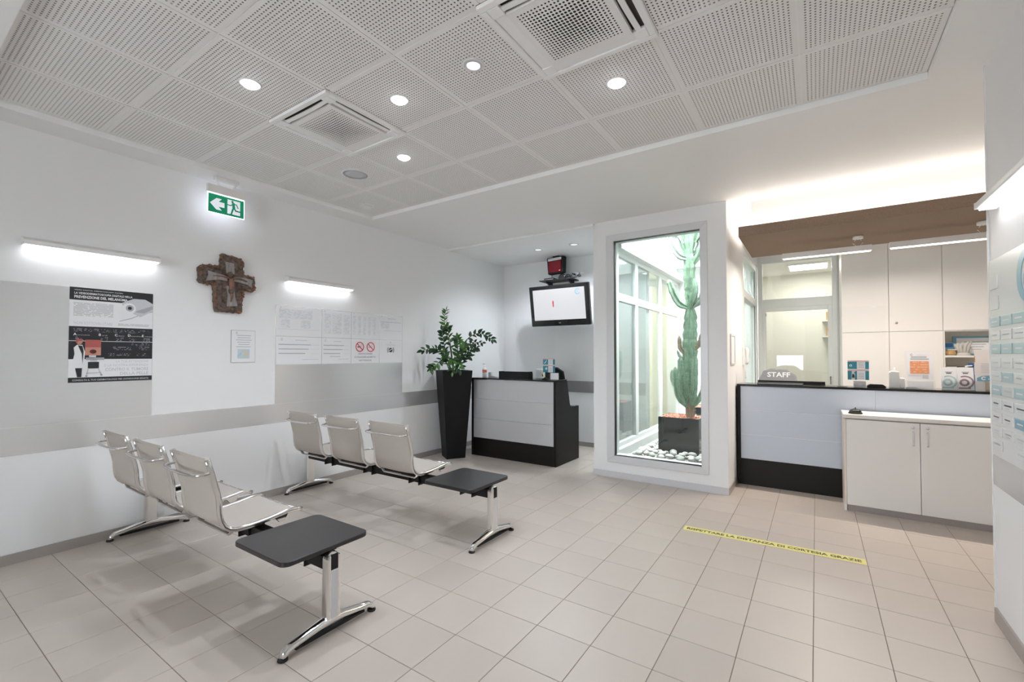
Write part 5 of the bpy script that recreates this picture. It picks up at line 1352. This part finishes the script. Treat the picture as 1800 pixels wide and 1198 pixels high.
arms = [
    ('arm', [(-.03, -.03, .14), (-.13, -.05, .26), (-.160, -.06, .50), (-.165, -.06, .62)], [.028, .040, .038, .026], 'cactus'),
    ('arm', [(-.03, -.04, .16), (-.07, -.11, .34), (-.085, -.13, .58), (-.09, -.13, .74)], [.028, .040, .039, .028], 'cactus'),
    ('arm', [(-.05, .0, .2), (-.18, .03, .36), (-.225, .04, .48), (-.23, .04, .58)], [.025, .032, .031, .020], 'cactusg'),
    ('arm', [(.03, -.05, .16), (.07, -.12, .36), (.085, -.13, .62), (.085, -.13, .76)], [.028, .042, .040, .028], 'cactus'),
    ('arm', [(.04, 0, .15), (.16, -.03, .32), (.185, -.03, .55), (.185, -.03, .70)], [.028, .042, .040, .028], 'cactus'),
    ('arm', [(-.0, -.06, .26), (-.002, -.15, .40), (-.002, -.16, .56)], [.025, .034, .022], 'cactus'),
    ('arm', [(-.06, 0, .80), (-.115, -.01, .88), (-.125, -.01, 1.02)], [.025, .03, .02], 'bark'),
    ('arm', [(.06, 0, .85), (.125, -.01, .93), (.145, -.01, 1.05)], [.025, .034, .024], 'bark'),
    ('arm', [(-.08, .0, .74), (-.13, .02, .77), (-.155, .02, .84)], [.018, .02, .012], 'cactusg'),
    ('arm', [(-.02, 0, 1.38), (-.12, -.01, 1.44), (-.20, -.02, 1.60), (-.245, -.02, 1.74)], [.03, .045, .046, .032], 'cactus'),
    ('arm', [(.03, 0, 1.38), (.12, 0, 1.45), (.17, 0, 1.58)], [.03, .042, .03], 'cactusg'),
    ('arm', [(.02, -.03, 1.40), (.07, -.05, 1.55), (.075, -.05, 1.72)], [.035, .05, .032], 'cactus'),
    ('arm', [(-.02, 0, 2.0), (-.12, .0, 2.05), (-.22, .0, 2.22), (-.30, 0, 2.46)], [.03, .042, .042, .030], 'cactusg'),
    ('arm', [(.0, .02, 2.0), (-.07, .03, 2.12), (-.11, .03, 2.28), (-.12, .03, 2.36)], [.03, .04, .038, .025], 'cactusg'),
    ('arm', [(.03, 0, 1.9), (.10, 0, 2.0), (.15, 0, 2.14), (.17, 0, 2.26)], [.035, .045, .042, .03], 'cactus'),
    ('arm', [(.03, .03, 2.02), (.11, .04, 2.12), (.14, .04, 2.30)], [.035, .045, .03], 'cactusg'),
    ('arm', [(-.05, 0, 2.2), (-.10, 0, 2.34), (-.10, 0, 2.55)], [.04, .055, .04], 'cactus'),
    ('arm', [(.06, 0, 2.2), (.13, -.02, 2.36), (.15, -.02, 2.58)], [.04, .055, .04], 'cactus'),
]
for nm, p, r_, m_ in arms: cactus_arm(t, nm, p, r_, M[m_])
t2 = thing('cactus', 'smaller grey green cactus in the second patio planter', 'cactus', (-1.22, 7.33, .67))
cactus_arm(t2, 'trunk', [(0, 0, -.02), (0, 0, .5), (.01, 0, 1.1), (0, 0, 1.5)], [.06, .08, .08, .05], M['cactusg'], 6)
for s in (-1, 1): cactus_arm(t2, 'arm', [(s*.02, 0, .3), (s*.16, 0, .45), (s*.19, 0, .85)], [.04, .055, .035], M['cactusg'])

# pebbles
def pebble_mesh(seed):
    bm = bmesh.new(); bmesh.ops.create_icosphere(bm, subdivisions=2, radius=1)
    r = random.Random(seed); ph = [r.uniform(0, 6) for _ in range(6)]
    for v in bm.verts:
        k = 1 + .10*math.sin(2*v.co.x + ph[0]) + .08*math.sin(3*v.co.y + ph[1]) + .06*math.sin(3*v.co.z + ph[2])
        v.co *= k
    for f in bm.faces: f.smooth = True
    me = bpy.data.meshes.new('pebble'); bm.to_mesh(me); bm.free(); me.materials.append(M['pebble']); return me
PM = [pebble_mesh(k) for k in range(6)]
rng = random.Random(21); placed = []
tries = 0
while len(placed) < 190 and tries < 9000:
    tries += 1
    x = rng.uniform(-1.90, -.98); y = 5.37 + (rng.random()**1.5)*1.62
    if -1.735 < x < -1.115 and 5.725 < y < 6.315: continue
    rad = rng.uniform(.034, .052)
    if any((x-a)**2 + (y-b)**2 < (1.02*(rad + c))**2 for a, b, c in placed): continue
    placed.append((x, y, rad))
placed = [(x, y, rad, 0) for x, y, rad in placed]
upper = []; tries = 0
while len(upper) < 44 and tries < 5000:           # a second, upper layer heaped along the front glass
    tries += 1
    x = rng.uniform(-1.86, -1.0); y = rng.uniform(5.37, 5.68); rad = rng.uniform(.036, .054)
    if any((x-a)**2 + (y-b)**2 < (1.0*(rad + c))**2 for a, b, c, d in upper): continue
    upper.append((x, y, rad, .052))
placed += upper
for k, (x, y, rad, dz) in enumerate(placed):
    o = bpy.data.objects.new('pebble', PM[k % 6]); COL.objects.link(o)
    fl = rad*rng.uniform(.5, .72)
    o.scale = (rad*rng.uniform(1.0, 1.2), rad*rng.uniform(.78, .95), fl)
    o.rotation_euler = (rng.uniform(-.2, .2), rng.uniform(-.2, .2), rng.uniform(0, 6.3))
    o.location = (x, y, .19 + dz + fl*.86 + (rng.uniform(0, .012)))
    tag(o, 'smooth white pebble in the patio bed behind the tall window', 'pebble', 'white pebbles in the patio bed')

# ================================================================ ROOMS BEYOND GLASS
t = thing('office_fill_lamp', 'unseen added ceiling lamp lighting the room behind the glazed door', 'ceiling light', (-.1, 9.3, 3.0))  # unseen lamp, added to light the room behind the door
box(-.3, -.3, -.03, .3, .3, 0).build('frame', M['paperw'], t, bevel=.004); box(-.27, -.27, -.034, .27, .27, -.03).build('diffuser', M['ledw'], t)
light('office_fill_light', 'AREA', t, (0, 0, -.04), P_ROOM, (1, .95, .85), size=.5, size_y=.5)
t = thing('treatment_fill_lamp', 'unseen added ceiling lamp brightening the room beyond the patio screen', 'ceiling light', (-3.2, 7.8, 2.9))  # unseen lamp, added so the patio panes do not look into darkness
box(-.3, -.3, -.03, .3, .3, 0).build('frame', M['paperw'], t, bevel=.004); box(-.27, -.27, -.034, .27, .27, -.03).build('diffuser', M['ledw'], t)
light('treatment_fill_light', 'AREA', t, (0, 0, -.04), P_ROOM*2.5, (1, .95, .85), size=.5, size_y=.5)
t = thing('wall_shelf', 'small white shelf with wooden boxes seen through the glazed door', 'shelf', (.22, 10.05, 2.06))
box(-.12, -.12, 0, .35, .148, .025).build('board', M['whitelam2'], t)
for k, (z, lab) in enumerate(((2.085, 'wooden box on the small shelf behind the glazed door'), (1.80, 'wooden box on the lower shelf behind the glazed door'))):
    b_ = thing('wooden_box', lab, 'box', (.24, 10.06, z)); box(-.08, -.08, 0, .12, .08, .15).build('carton', M['wood'], b_, bevel=.004); box(-.082, -.082, .11, .122, .082, .152).build('lid', M['wood'], b_, bevel=.003)
t = thing('wall_shelf', 'lower white shelf behind the glazed door', 'shelf', (.22, 10.05, 1.775)); box(-.12, -.12, 0, .35, .148, .025).build('board', M['whitelam2'], t)
t = thing('curtain', 'beige curtain hanging in the room beyond the patio screen', 'curtain', (-2.85, 8.6, 0))
mb = MB(); n = 40
pts = [(-.7 + 1.4*i/n, .035*math.sin(i*1.3)) for i in range(n+1)]; pts2 = [(x, y + .006) for x, y in pts][::-1]
mb.prism(pts + pts2, .05, 2.75, 'z').build('fabric', M['curtain'], t)
MB().tube([(-.8, 0, 2.78), (.7, 0, 2.78)], .012, 8).build('rod', M['alu'], t)
